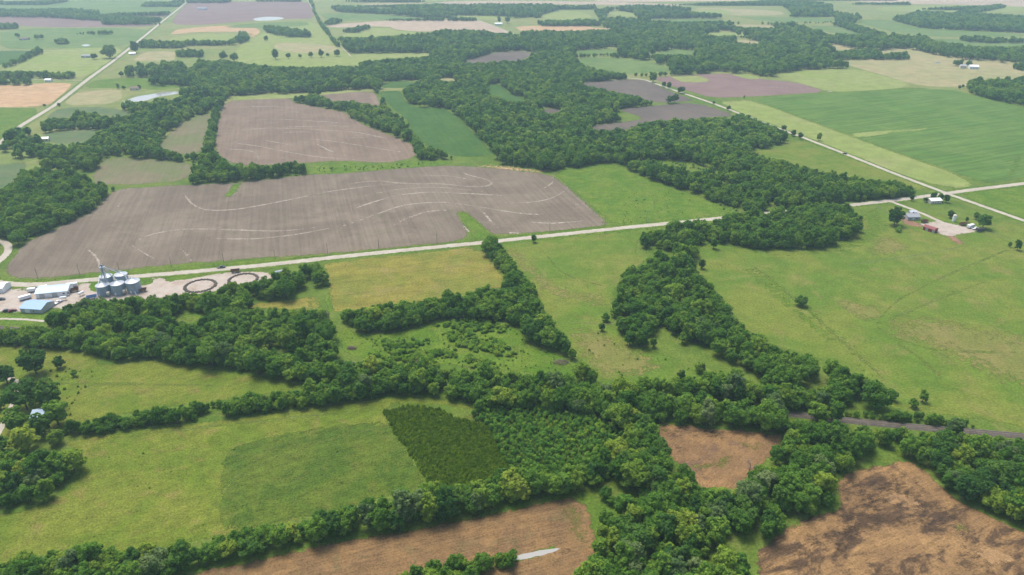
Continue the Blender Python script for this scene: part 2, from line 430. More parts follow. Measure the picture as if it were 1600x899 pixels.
def ribbon(name, mat, path, width, kind='structure', parent=None, rim=0.25, z=None, wob=0.0, crown=0.0, step=6.0, taper=False):
    """a road, track or low ridge along a path: four strips so that the rims wear out"""
    p = densify(path, step, 0, closed=False)
    for _ in range(3):
        q = p.copy(); q[1:-1] = (p[:-2] + 2 * p[1:-1] + p[2:]) / 4; p = q
    t = np.gradient(p, axis=0)
    t /= np.linalg.norm(t, axis=1)[:, None] + 1e-9
    nr = np.stack([-t[:, 1], t[:, 0]], 1)
    if z is None:
        q_ = np.concatenate([p + nr * width * 0.6, (p - nr * width * 0.6)[::-1]])
        z = lay_on(np.concatenate([q_, p]), q_[::2] if len(q_) > 12 else q_)
    offs = (-0.5, -0.5 + rim, 0.0, 0.5 - rim, 0.5); ed = (0, 1, 1, 1, 0)
    verts, eds = [], []
    wv = width * (1 + wob * np.interp(np.arange(len(p)), np.arange(0, len(p) + 7, 7), RNG.uniform(-1, 1, len(np.arange(0, len(p) + 7, 7)))))
    for k, (o_, e) in enumerate(zip(offs, ed)):
        for i in range(len(p)):
            x, y = p[i] + nr[i] * o_ * wv[i]
            verts.append((x, y, z + (crown if k == 2 else crown * 0.7 if k in (1, 3) else 0))); eds.append(e * min(1.0, 0.25 + min(i, len(p) - 1 - i) / 5.0) if taper else e)
    n = len(p)
    faces = [(k * n + i + 1, k * n + i, (k + 1) * n + i, (k + 1) * n + i + 1) for k in range(4) for i in range(n - 1)]
    faces = [f[::-1] for f in faces]
    m = bpy.data.meshes.new(name)
    m.from_pydata(verts, [], faces)
    m.update()
    if len(m.polygons) and m.polygons[0].normal.z < 0: m.flip_normals()
    at = m.attributes.new('edge', 'FLOAT', 'POINT'); at.data.foreach_set('value', np.array(eds, np.float32))
    o = link(name, m, mat, parent)
    if parent is None: tag(o, kind=kind)
    return o
#FIELDS
FIELDS = [
 # name, material, outline, clear of trees, smoothing
 ('far_grassland', 'farland', [(-700,-40),(2300,-40),(2000,60),(1720,200),(1500,140),(1200,130),(700,140),(400,150),(300,200),(0,300),(-300,300)], 0),
 ('pasture', 'light', [(420,40),(490,32),(520,58),(545,82),(560,104),(470,107),(400,103),(350,95),(380,66),(412,50)], 1),
 ('pasture', 'tan', [(430,66),(520,70),(540,82),(480,84),(425,78)], 1),
 ('pasture', 'light', [(120,74),(205,74),(130,128),(0,116),(0,105),(60,82)], 1),
 ('pasture', 'farcrop', [(0,45),(240,43),(205,72),(120,76),(60,76),(0,78)], 0),
 ('pasture', 'farcrop', [(-120,4),(100,0),(290,0),(255,30),(140,22),(0,15),(-120,18)], 0),
 ('plowed_field', 'purple', [(-90,22),(0,23),(55,22),(130,27),(252,36),(235,42),(140,43),(60,43),(0,38),(-90,40)], 1),
 ('plowed_field', 'purple', [(148,24),(268,21),(258,29),(172,28)], 1),
 ('plowed_field', 'purple', [(280,17),(295,3),(400,3),(482,1),(495,30),(455,30),(395,33),(310,40),(264,38)], 1),
 ('wheat_stubble_field', 'stubble', [(265,52),(275,46),(330,41),(385,39),(410,47),(400,60),(388,58),(382,50),(310,50),(270,54)], 1),
 ('green_field', 'light', [(258,65),(268,58),(320,53),(368,53),(370,60),(362,65),(300,67),(262,67)], 1),
 ('tan_field', 'tan', [(205,96),(215,86),(232,80),(275,80),(277,93),(262,97)], 1),
 ('wheat_stubble_field', 'stubble', [(-90,138),(0,134),(45,131),(115,129),(108,140),(75,168),(0,168),(-90,168)], 1),
 ('tan_field', 'tan', [(112,144),(190,139),(194,152),(178,163),(96,166)], 1),
 ('green_field', 'vivid', [(150,124),(225,121),(288,122),(300,135),(250,141),(195,138),(126,138)], 0),
 ('green_field', 'vivid', [(-90,169),(0,169),(72,169),(0,219),(-90,275)], 1),
 ('crop_field', 'darkcrop', [(66,187),(92,168),(170,167),(215,178),(190,184),(150,178),(118,178),(108,186)], 1),
 ('crop_field', 'darkcrop', [(63,209),(110,204),(158,203),(150,212),(138,222),(80,226)], 1),
 ('crop_field', 'sprout', [(245,232),(260,210),(293,187),(333,174),(323,213),(317,240),(277,241)], 1),
 ('crop_field', 'sprout', [(160,247),(200,246),(312,256),(303,267),(293,283),(187,290),(137,287)], 1),
 ('crop_field', 'darkcrop', [(-90,262),(0,257),(50,251),(20,287),(0,298),(-90,320)], 1),
 ('crop_field', 'corn', [(-90,80),(0,79),(62,78),(0,104),(-90,125)], 1),
 ('plowed_field', 'plow_red', [(350,158),(400,155),(457,153),(460,160),(500,168),(540,175),(552,186),(575,197),(625,217),(647,227),(652,246),(600,256),(533,251),(450,257),(385,260),(352,253),(333,235),(338,197)], 1),
 ('plowed_field', 'plow_red', [(495,149),(532,144),(585,142),(597,164),(590,168),(562,163),(550,160),(517,159)], 1),
 ('grass_strip', 'light', [(355,157),(360,150),(457,147),(580,139),(588,142),(495,149),(457,154),(400,156)], 1),
 ('corn_field', 'corn', [(589,142),(624,140),(634,157),(647,168),(694,168),(721,187),(747,213),(779,245),(714,246),(677,233),(667,230),(645,210),(634,187),(610,167)], 1),
 ('corn_field', 'corn', [(592,138),(600,128),(657,125),(644,135),(627,138)], 1),
 ('tan_field', 'tan', [(680,123),(710,122),(724,128),(690,130)], 1),
 ('clearing', 'corn', [(760,133),(780,130),(800,148),(829,155),(814,162),(787,158),(764,150)], 1),
 ('plowed_field', 'plow_dark', [(714,100),(767,83),(817,79),(834,85),(814,96),(747,100)], 1),
 ('pasture', 'light', [(545,84),(660,83),(684,85),(667,90),(564,98),(561,105),(545,104)], 1),
 ('pasture', 'light', [(526,60),(545,48),(605,41),(620,48),(660,51),(655,54),(610,58),(560,60)], 1),
 ('plowed_field', 'plow_dark', [(900,130),(980,124),(1012,125),(1040,140),(1085,156),(1075,159),(1022,161),(988,150),(950,143),(920,136)], 1),
 ('plowed_field', 'plow_dark', [(960,171),(1020,165),(1087,160),(1157,182),(1100,187),(1017,192),(975,205),(927,206),(920,197),(975,190),(1007,185)], 1),
 ('plowed_field', 'plow_dark', [(845,166),(880,172),(877,178),(852,179)], 1),
 ('plowed_field', 'purple', [(1017,122),(1090,116),(1140,115),(1190,124),(1240,128),(1299,144),(1200,150),(1115,154),(1066,140),(1040,132)], 1),
 ('green_field', 'light', [(1042,119),(1090,117),(1115,128),(1068,130)], 1),
 ('green_field', 'light', [(1136,115),(1170,115),(1192,123),(1170,125)], 1),
 ('green_field', 'farcrop', [(899,92),(935,90),(1012,95),(1050,108),(1047,113),(972,116),(935,111),(912,104)], 1),
 ('green_field', 'farcrop', [(888,82),(922,77),(965,77),(967,84),(925,85),(900,86)], 1),
 ('green_field', 'farcrop', [(1000,86),(1040,80),(1055,77),(1085,79),(1085,85),(1137,87),(1050,88)], 1),
 ('tan_field', 'tan', [(1135,64),(1160,62),(1185,65),(1192,71),(1165,70)], 1),
 ('wheat_stubble_field', 'stubble', [(800,41),(912,39),(930,44),(980,44),(890,50),(815,50)], 1),
 ('wheat_stubble_field', 'pink', [(510,39),(605,32),(745,31),(775,42),(800,51),(775,53),(762,49),(695,47),(662,50),(617,47),(605,41),(510,44)], 1),
 ('green_field', 'light', [(842,25),(867,18),(900,17),(930,25),(920,31),(888,32),(858,31)], 1),
 ('green_field', 'light', [(945,21),(960,16),(985,20),(1000,26),(975,27)], 1),
 ('green_field', 'farcrop', [(500,22),(540,20),(600,23),(660,28),(690,29),(640,31),(510,33)], 1),
 ('tan_field', 'pink', [(670,3),(800,1),(1000,4),(1100,10),(1010,9),(900,7),(800,7),(700,8)], 1),
 ('tan_field', 'tan', [(1100,12),(1220,17),(1230,24),(1140,25),(1080,14)], 1),
 ('green_field', 'farcrop', [(1150,27),(1300,27),(1310,35),(1200,35)], 1),
 ('green_field', 'farcrop', [(1255,40),(1320,40),(1365,53),(1310,55)], 1),
 ('green_field', 'farcrop', [(1330,32),(1385,30),(1440,45),(1600,52),(1600,58),(1450,58),(1390,50)], 1),
 ('green_field', 'light', [(1360,12),(1490,8),(1600,8),(1600,18),(1500,22),(1440,18),(1380,18)], 1),
 ('tan_field', 'pink', [(1300,0),(1480,-4),(1650,-4),(1650,14),(1560,9),(1400,6)], 1),
 ('green_field', 'farcrop', [(1450,60),(1520,62),(1600,66),(1600,76),(1500,68)], 1),
 ('tan_field', 'tan', [(560,5),(680,4),(690,7),(570,9)], 1),
 ('green_field', 'farcrop', [(330,44),(395,36),(480,34),(486,40),(420,44)], 1),
 ('green_field', 'farcrop', [(1000,32),(1090,29),(1140,33),(1060,36)], 1),
 ('tan_field', 'tan', [(1125,40),(1180,38),(1240,44),(1170,45)], 1),
 ('green_field', 'light', [(1060,18),(1120,13),(1150,20),(1135,24)], 1),
 ('tan_field', 'pink', [(900,1),(1180,-3),(1190,1),(960,4)], 1),
 ('green_field', 'light', [(700,24),(790,26),(800,31),(720,30)], 1),
 ('green_field', 'farcrop', [(1440,62),(1470,60),(1600,70),(1600,76),(1520,74)], 1),
 ('green_field', 'light', [(1090,52),(1140,50),(1190,56),(1120,58)], 1),
 ('tan_field', 'tan', [(1285,67),(1300,66),(1345,72),(1425,73),(1482,85),(1547,90),(1600,98),(1680,108),(1680,130),(1610,122),(1495,137),(1437,135),(1350,110),(1300,94),(1375,91),(1370,82),(1305,80)], 0),
 ('pasture', 'light', [(1205,118),(1255,110),(1335,106),(1440,135),(1380,141),(1300,145),(1240,128)], 1),
 ('hay_meadow', 'light', [(1120,157),(1169,154),(1323,211),(1539,288),(1480,299),(1230,208),(1160,180)], 1),
 ('soybean_field', 'soy', [(1169,153),(1299,145),(1476,137),(1566,160),(1600,167),(1720,190),(1720,262),(1620,275),(1559,287),(1539,287),(1339,215),(1323,209),(1233,177)], 1),
 ('grass_strip', 'light', [(1318,211),(1340,207),(1400,203),(1453,199),(1454,202),(1400,208),(1345,216)], 1),
 ('mown_strip', 'vivid', [(1566,282),(1578,262),(1586,242),(1597,240),(1597,258),(1585,276)], 1),
 ('pasture', 'pasture', [(1230,210),(1473,299),(1432,302),(1420,289),(1320,279),(1266,266),(1193,246),(1170,238),(1225,224)], 1),
 ('pasture', 'vivid', [(1510,300),(1720,276),(1720,380),(1600,342),(1500,306)], 1),
 ('pasture', 'vivid', [(860,268),(960,254),(1000,275),(1062,296),(1110,314),(1160,330),(1066,345),(960,354),(934,333),(900,302),(887,290)], 1),
 ('pasture', 'pasture', [(1000,250),(1050,243),(1130,258),(1145,270),(1090,262)], 0),
 ('dry_grass_patch', 'stubble', [(716,256),(790,258),(861,268),(850,273),(767,265)], 1),
 ('grass_strip', 'vivid', [(475,262),(530,254),(600,257),(650,250),(705,250),(711,257),(634,263),(534,271),(477,274)], 1),
 ('plowed_field', 'plow', [(43,376),(100,351),(143,331),(172,302),(190,294),(283,289),(360,286),(381,284),(477,273),(534,271),(634,262),(711,258),(767,262),(861,272),(887,292),(900,302),(934,333),(957,352),(867,362),(787,368),(764,365),(747,347),(724,330),(714,333),(724,350),(736,368),(721,377),(634,386),(534,396),(333,409),(160,426),(60,436),(20,435),(4,425),(15,405)], 1),
 ('grass_waterway', 'vivid', [(345,310),(362,310),(383,284),(366,284)], 1),
 ('grass_waterway', 'vivid', [(716,331),(726,330),(747,347),(764,366),(785,368),(770,374),(724,377),(737,368),(725,350)], 1),
 ('grass_verge', 'vivid', [(20,436),(60,437),(160,427),(333,410),(534,397),(634,387),(721,378),(634,388),(534,401),(333,420),(160,435),(60,443),(20,441)], 1),
 ('hay_field', 'hay', [(500,411),(534,408),(634,396),(747,384),(764,402),(792,437),(784,453),(714,463),(667,472),(567,486),(534,489),(517,489),(513,447)], 1),
 ('pasture', 'pasture', [(777,377),(834,374),(967,361),(1030,355),(1000,372),(994,397),(1014,407),(977,427),(962,455),(957,487),(960,505),(984,540),(1054,557),(1130,582),(1100,594),(1000,597),(940,596),(905,563),(887,537),(854,500),(831,450),(814,430),(794,403)], 1),
 ('grass_patch', 'dry', [(782,385),(815,390),(850,430),(900,455),(960,460),(955,485),(850,462),(836,450),(815,425),(795,402)], 1),
 ('grass_patch', 'dry', [(880,508),(940,515),(1000,545),(1050,575),(1000,592),(930,590),(905,560)], 1),
 ('pasture', 'pasture', [(1085,400),(1100,378),(1180,391),(1280,390),(1330,372),(1345,335),(1390,318),(1440,335),(1600,350),(1720,385),(1720,690),(1600,670),(1500,652),(1400,644),(1370,612),(1362,597),(1319,577),(1266,557),(1216,543),(1166,520),(1133,480),(1109,447),(1085,427)], 1),
 ('grass_patch', 'vivid', [(1333,330),(1370,322),(1390,345),(1380,372),(1330,395),(1240,405),(1160,395),(1120,400),(1130,388),(1230,393),(1290,388),(1335,370),(1345,350)], 1),
 ('grass_patch', 'dry', [(1375,362),(1400,372),(1430,390),(1395,400),(1350,400)], 1),
 ('grass_patch', 'dry', [(1300,465),(1380,480),(1385,498),(1350,505),(1310,480)], 1),
 ('grass_patch', 'dry', [(1380,495),(1450,490),(1600,520),(1700,560),(1700,640),(1560,600),(1450,545),(1390,525),(1370,512)], 1),
 ('mown_strip', 'vivid', [(1150,415),(1180,420),(1240,470),(1310,530),(1385,600),(1365,595),(1290,535),(1220,475)], 1),
 ('grass_patch', 'vivid', [(1168,418),(1195,422),(1255,470),(1325,530),(1400,602),(1385,600),(1310,533),(1240,472)], 1),
 ('field', 'hay', [(377,481),(400,473),(500,461),(504,486),(460,484),(400,484)], 1),
 ('clearing', 'vivid', [(270,498),(300,490),(327,488),(329,497),(297,503)], 1),
 ('lane', 'vivid', [(503,462),(516,455),(524,490),(532,560),(524,560),(514,500)], 1),
 ('shrubland', 'vivid', [(520,525),(545,512),(560,524),(647,515),(701,499),(781,503),(815,515),(828,542),(867,550),(894,566),(912,592),(834,586),(767,577),(634,565),(540,559)], 1),
 ('pasture', 'pasture_near', [(-90,522),(0,534),(83,543),(165,552),(150,568),(182,569),(233,560),(300,572),(400,586),(478,600),(450,615),(380,622),(247,640),(150,655),(93,668),(50,690),(-90,700)], 1),
 ('pasture', 'pasture_near', [(93,680),(143,681),(237,669),(343,656),(433,644),(534,631),(601,619),(667,618),(745,634),(755,642),(684,636),(644,631),(598,640),(620,680),(672,762),(644,767),(534,797),(393,830),(293,850),(187,867),(143,855),(40,874),(-90,905),(-90,815),(27,798),(67,786),(103,768),(120,742),(117,712)], 1),
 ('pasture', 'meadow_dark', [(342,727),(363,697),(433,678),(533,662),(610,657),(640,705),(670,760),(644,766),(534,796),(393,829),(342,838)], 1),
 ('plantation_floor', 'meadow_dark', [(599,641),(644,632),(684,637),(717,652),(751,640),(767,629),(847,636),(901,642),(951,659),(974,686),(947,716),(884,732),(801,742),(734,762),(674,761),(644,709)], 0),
 ('grass_verge', 'vivid', [(601,831),(734,808),(867,774),(1001,747),(1000,757),(960,758),(930,777),(924,795),(915,784),(894,773),(834,786),(667,821),(534,845),(400,872),(270,900),(265,897),(400,869),(534,841)], 1),
 ('plowed_field', 'fallow_strip', [(150,935),(287,897),(400,872),(534,845),(667,821),(834,787),(894,774),(917,786),(927,812),(939,859),(931,876),(920,890),(905,945)], 1),
 ('plowed_field', 'fallow_mid', [(1017,657),(1066,664),(1160,671),(1233,679),(1219,703),(1196,727),(1173,743),(1166,763),(1109,772),(1089,759),(1066,732),(1042,712),(1030,690)], 1),
 ('plowed_field', 'fallow', [(1176,862),(1209,836),(1266,802),(1306,796),(1311,782),(1304,756),(1313,741),(1349,729),(1399,720),(1426,721),(1449,736),(1466,756),(1499,782),(1549,806),(1600,829),(1720,880),(1720,990),(1190,990),(1183,900)], 1),
 ('grass_lane', 'vivid', [(1385,690),(1405,692),(1408,705),(1415,719),(1398,719),(1400,705)], 1),
]
for name, mat, pts, cl in FIELDS:
    near = max(y for _, y in pts) > 500
    sheet(name, M[mat], GP(pts), w=(9.0 if name == 'mown_strip' else 26.0 if name in ('grass_patch', 'dry_grass_patch') else 2.2 if near else 3.0), jit=0.5 if near else 0.8, clear=bool(cl), smooth=1)

# bare and damp patches, terraces
for pts, mt in [
    ([(1346,758),(1362,766),(1412,754),(1420,757),(1372,772),(1366,782),(1385,797),(1372,802),(1357,797),(1340,775)], 'stain'),
    ([(1372,772),(1400,765),(1432,772),(1448,795),(1430,803),(1395,795),(1370,783)], 'straw'),
    ([(1290,838),(1310,815),(1335,820),(1345,835),(1325,850),(1335,880),(1322,890),(1300,862)], 'stain'),
    ([(1515,855),(1545,848),(1590,870),(1600,880),(1560,890),(1525,875)], 'straw'),
    ([(1098,672),(1125,675),(1140,684),(1112,690)], 'stain'),
    ([(1480,860),(1520,850),(1560,893),(1600,899),(1560,912),(1490,890)], 'stain'),
    ([(868,858),(888,850),(897,862),(880,872)], 'stain'), ([(560,925),(634,899),(684,885),(767,877),(800,868),(812,880),(800,888),(747,900),(690,925)], 'vivid'),
    ([(1300,700),(1330,760),(1420,730),(1460,770),(1540,830),(1500,850),(1400,820),(1340,850),(1250,880),(1220,860),(1310,800)], 'stain'),
    ([(1017,657),(1066,664),(1160,671),(1225,680),(1160,690),(1080,685),(1035,690)], 'stain'),
    ([(1050,690),(1075,700),(1075,720),(1060,715)], 'stain'),
    ([(1075,725),(1130,715),(1180,700),(1150,725),(1090,740)], 'flush'), ([(1130,690),(1200,690),(1190,710)], 'flush'), ([(1485,815),(1515,815),(1520,835),(1490,830)], 'flush'),
    ([(540,845),(700,815),(870,782),(800,800),(660,832)], 'flush'), ([(860,790),(905,782),(925,830),(905,860),(880,820)], 'flush'),
]:
    sheet('bare_patch', M[mt], GP(pts), w=5.0, jit=0.9, smooth=2, clear=False)
TERR = [
 [(205,383),(225,368),(280,358),(320,358),(380,360),(440,362),(500,355)],
 [(320,373),(400,374),(470,366),(533,353)],
 [(285,300),(300,320),(320,330),(370,328),(440,315),(510,300),(560,293),(640,285)],
 [(534,334),(570,320),(620,305),(670,300),(740,303),(800,307)],
 [(534,354),(580,338),(630,320),(690,315),(740,322),(800,332),(840,337),(865,333)],
 [(614,351),(640,340),(665,330),(700,328),(720,329)],
 [(780,317),(820,318),(860,312),(885,298),(889,292)],
 [(885,320),(905,318),(925,319)],
 [(534,290),(580,282),(640,288),(690,287),(740,293),(768,292),(773,285),(755,278),(730,275),(712,262)],
 [(130,385),(150,400),(158,412),(152,424)], [(280,385),(293,402),(298,408)], [(200,380),(225,396),(255,412)],
 [(58,430),(62,436)], [(190,315),(180,330)],
 [(840,298),(860,290),(868,282),(862,274)],
 [(560,308),(620,296),(680,292),(760,300)], [(800,345),(860,350),(920,345)], [(640,276),(700,274),(740,282)],
 [(534,372),(550,368),(563,366)], [(716,346),(730,358),(735,366)], [(755,330),(765,345),(780,358)],
]
for t in TERR:
    ribbon('terrace_ridge', M['terrace'], GP(t), 3.1, rim=0.42, wob=0.4, crown=0.15, taper=True)
TERR2 = [[(370,190),(430,186),(500,190),(545,193)], [(360,205),(420,200),(480,202),(560,207),(610,218)], [(352,222),(400,228),(450,238),(500,246),(560,250)], [(470,216),(530,222),(590,232),(640,240)], [(370,168),(420,166),(470,170)], [(440,199),(520,197),(560,198)], [(430,208),(470,206),(505,208)], [(405,218),(440,224),(470,230)], [(493,224),(515,236),(530,241)],
         [(400,242),(408,250),(395,258)], [(345,232),(390,235),(407,243)], [(435,252),(447,242)], [(425,178),(460,174),(480,178)], [(400,172),(408,175)], [(340,250),(365,256)],
         [(535,214),(565,216),(590,215)], [(1245,136),(1280,140),(1296,143)], [(1180,137),(1200,136),(1235,137)], [(1236,129),(1247,130)]]
for t in TERR2:
    ribbon('terrace_ridge', M['terrace'], GP(t), 3.6, rim=0.42, wob=0.5, crown=0.12, taper=True)
sheet('silt_patch', M['pale'], GP([(788,366),(795,362),(812,363),(815,367)]), w=2, smooth=1, clear=False)
sheet('silt_patch', M['pale'], GP([(1291,143),(1297,141),(1302,144)]), w=2, smooth=1, clear=False)

# yards
sheet('gravel_yard', M['yard'], GP([(-90,450),(0,447),(43,450),(133,440),(233,432),(257,433),(263,440),(283,436),(333,426),(367,424),(417,424),(433,433),(413,440),(350,450),(333,458),(267,465),(213,470),(140,472),(100,484),(82,482),(77,488),(30,489),(-90,490)]), w=2, smooth=1)
for pts in ([(137,446),(147,441),(233,433),(241,437),(237,444),(213,449),(160,458),(140,456)], [(255,433),(273,429),(340,424),(347,427),(290,438),(260,438)],
            [(40,453),(60,449),(117,444),(113,448),(67,454)], [(-40,445),(0,444),(20,449),(0,453),(-40,454)]):
    sheet('grass_island', M['vivid'], GP(pts), w=1.2, smooth=2)
sheet('grass_verge', M['vivid'], GP([(-90,492),(30,490),(77,489),(84,483),(100,485),(70,500),(72,510),(-90,508)]), w=2, smooth=1)
sheet('gravel_yard', M['yard'], GP([(1431,350),(1454,346),(1468,345),(1486,349),(1502,352),(1524,358),(1527,363),(1502,367),(1486,371),(1475,369),(1460,363),(1444,355)]), w=3, smooth=1)
sheet('bare_soil', M['redsoil'], GP([(1474,368),(1494,369),(1508,378),(1502,386),(1490,380)]), w=3, smooth=1)
sheet('bare_soil', M['redsoil'], GP([(1398,338),(1415,337),(1420,343),(1445,352),(1440,356),(1412,352)]), w=3, smooth=1)
sheet('bare_soil', M['yard'], GP([(-90,508),(0,509),(48,511),(32,520),(0,521),(-90,518)]), w=2, smooth=1)

# roads
ROADS = {}
def road(name, mat, pts, w, **kw):
    p = GP(pts); ROADS[len(ROADS)] = (p, w)
    if w > 5 and name == 'road': ribbon('grass_verge', M['vivid'], p, w * 2.3, rim=0.3, wob=0.25)
    return ribbon(name, M[mat], p, w, **kw)
EW = [(-120,420),(-30,438),(20,445),(43,447),(133,438),(233,430.5),(333,422),(433,412.5),(534,401),(634,391),(747,380),(834,371),(967,357),(1067,347),(1169,337),(1199,333),(1266,327),(1326,321),(1399,313),(1476,303),(1506,298.5),(1600,287),(1760,269)]
road('road', 'gravel', EW, 7.0, rim=0.14, crown=0.10)
road('road', 'gravel', [(-120,320),(-30,247),(0,224),(32,197),(85,165),(140,122),(175,97),(207,72),(252,35),(275,17),(297,-1),(320,-19)], 7.5, rim=0.14, crown=0.10)
road('road', 'gravel', [(980,122),(1007,124.5),(1025,131),(1050,140),(1080,150),(1112,161),(1162,180),(1209,198),(1256,215.5),(1319,240),(1399,272),(1473,300),(1496,308.5),(1600,345),(1760,401)], 5.6, rim=0.14, crown=0.08)
road('driveway', 'gravel', [(1389,314),(1433,330),(1466,345),(1475,349)], 4.5, rim=0.2)
road('driveway', 'gravel', [(-60,440),(0,409),(14,393),(15,384),(8,377),(-20,374)], 6.0, rim=0.15)
road('driveway', 'gravel', [(-30,716),(2,672),(17,639),(33,605),(36,594),(26,588),(-5,586)], 3.6, rim=0.2)
road('driveway', 'gravel', [(0,498),(40,499),(72,502)], 2.6, rim=0.25)
M['gully'] = field_mat('eroded_gully', (0.30, 0.24, 0.16), (0.22, 0.185, 0.10), None, big=8, mid=3, speck=0.3, broken=(4.0, 0.3, 0.6))
road('gully', 'gully', [(876,506),(890,502),(904,505),(918,502),(930,509),(944,504),(956,512),(966,503),(975,497)], 2.4, rim=0.42, wob=0.6, taper=True)
road('farm_track', 'pale', [(1382,612),(1385,620),(1381,627)], 2.5, rim=0.3)
M['concrete'] = field_mat('concrete', (0.55, 0.53, 0.49), (0.50, 0.48, 0.44), None, big=6, mid=3, speck=0.12)
M['trail'] = field_mat('worn_trail', (0.135, 0.195, 0.030), (0.165, 0.205, 0.045), None, big=12, mid=4, speck=0.2, broken=8.0)
for t in ([(1150,398),(1200,432),(1290,510),(1345,560),(1395,604)], [(1600,380),(1480,430),(1400,470),(1362,512),(1450,548),(1600,552)], [(1378,522),(1440,560),(1500,622)], [(1540,440),(1460,470),(1370,508)], [(850,395),(880,430),(960,452)], [(640,655),(500,690),(370,740),(300,835)], [(130,690),(300,670),(480,650),(590,640)], [(60,600),(200,600),(420,605)]):
    ribbon('trail', M['trail'], GP(t), 3.0, rim=0.42, wob=0.5, taper=True)
road('far_road', 'gravel', [(0,79.5),(120,79.5),(200,80)], 3.0, rim=0.3)
road('far_road', 'gravel', [(480,0),(492,20),(520,60),(548,88)], 3.0, rim=0.3)
road('far_road', 'gravel', [(745,31),(780,44),(805,54)], 5.0, rim=0.3)
road('far_road', 'gravel', [(0,126),(60,124),(130,126)], 3.0, rim=0.3)
road('hedge_bank', 'darkcrop', [(1370,322),(1400,342),(1415,348)], 2.2, rim=0.4)
road('hedge_bank', 'darkcrop', [(1325,414),(1380,407),(1440,398),(1500,386)], 1.2, rim=0.4)
road('hedge_bank', 'darkcrop', [(1535,358),(1560,366),(1580,373)], 1.8, rim=0.4)

for pts in ([(55,468.5),(108,463),(110,465),(56,471)], [(60,455),(110,449.5),(112,451),(62,456.5)]):
    sheet('concrete_apron', M['concrete'], GP(pts), w=0.5, jit=0.1, clear=False)
# ponds
for nm, pts in (('pond', [(192,159.5),(212,151),(240,147),(252,143.5),(290,143),(272,148),(245,151.5),(227,158),(195,160.5)]), ('pond', [(394,30),(410,26.5),(435,26.5),(446,29),(430,32),(400,33)]),
                ('pond', [(126,71),(134,69),(143,71),(134,73)]), ('pond', [(1458,98),(1466,96.5),(1472,98.5),(1464,99.5)]), ('pond', [(800,871),(824,863.5),(878,855),(868,862),(834,871.5),(806,876)])):
    p = smooth_closed(GP(pts), 2)
    if pts[0][0] == 800:
        c_ = p.mean(0); p = p + (p - c_) / np.linalg.norm(p - c_, axis=1)[:, None] * RNG.uniform(-0.5, 0.3, len(p))[:, None]
        sheet('pond_margin', M['vivid'], c_ + (smooth_closed(GP(pts), 1) - c_) * np.array([1.06, 1.5]), w=1.5, jit=0.4, clear=False)
    if signed_area(p) < 0: p = p[::-1]
    CLEAR.append(p)
    z = lay_on(p, p)
    m = bpy.data.meshes.new('pond')
    tri = tessellate_polygon([[Vector((x, y, 0)) for x, y in p]])
    fs = []
    for a, b, c in tri:
        A, B, C = p[a], p[b], p[c]
        fs.append((a, b, c) if (B[0]-A[0])*(C[1]-A[1]) - (B[1]-A[1])*(C[0]-A[0]) > 0 else (a, c, b))
    m.from_pydata([(x, y, z) for x, y in p], [], fs)
    tag(link(nm, m, M['water']), kind='structure')

# ------------------------------------------------------------------ mesh builder
class MB:
    def __init__(s): s.v, s.f = [], []
    def add(s, v, f):
        o = len(s.v); s.v += [tuple(q) for q in v]; s.f += [tuple(i + o for i in q) for q in f]; return s
    def box(s, x0, x1, y0, y1, z0, z1):
        v = [(x, y, z) for z in (z0, z1) for y in (y0, y1) for x in (x0, x1)]
        return s.add(v, [(0,2,3,1),(4,5,7,6),(0,1,5,4),(2,6,7,3),(0,4,6,2),(1,3,7,5)])
    def tube(s, a, b, ra, rb, n=8, cap=True):
        a, b = Vector(a), Vector(b)
        d = (b - a).normalized()
        u = d.orthogonal().normalized(); w = d.cross(u)
        v = []
        for p, r in ((a, ra), (b, rb)):
            for i in range(n):
                t = 2 * math.pi * i / n
                v.append(p + (u * math.cos(t) + w * math.sin(t)) * r)
        f = [(i, (i + 1) % n, n + (i + 1) % n, n + i) for i in range(n)]
        if cap: f += [tuple(range(n))[::-1], tuple(range(n, 2 * n))]
        return s.add(v, f)
    def lathe(s, prof, n=24, cx=0, cy=0):
        v, f = [], []
        for r, z in prof:
            for i in range(n):
                t = 2 * math.pi * i / n
                v.append((cx + r * math.cos(t), cy + r * math.sin(t), z))
        for k in range(len(prof) - 1):
            for i in range(n):
                f.append((k * n + i, k * n + (i + 1) % n, (k + 1) * n + (i + 1) % n, (k + 1) * n + i))
        return s.add(v, f)
    def prism(s, prof, y0, y1):
        """profile in x,z extruded along y"""
        n = len(prof)
        v = [(x, y0, z) for x, z in prof] + [(x, y1, z) for x, z in prof]
        f = [(i, (i + 1) % n, n + (i + 1) % n, n + i) for i in range(n)] + [tuple(range(n))[::-1], tuple(range(n, 2 * n))]
        return s.add(v, f)
    def mesh(s, name):
        m = bpy.data.meshes.new(name); m.from_pydata(s.v, [], s.f); m.validate(); m.update(); return m
    def build(s, name, mat, parent=None): return link(name, s.mesh(name), mat, parent)

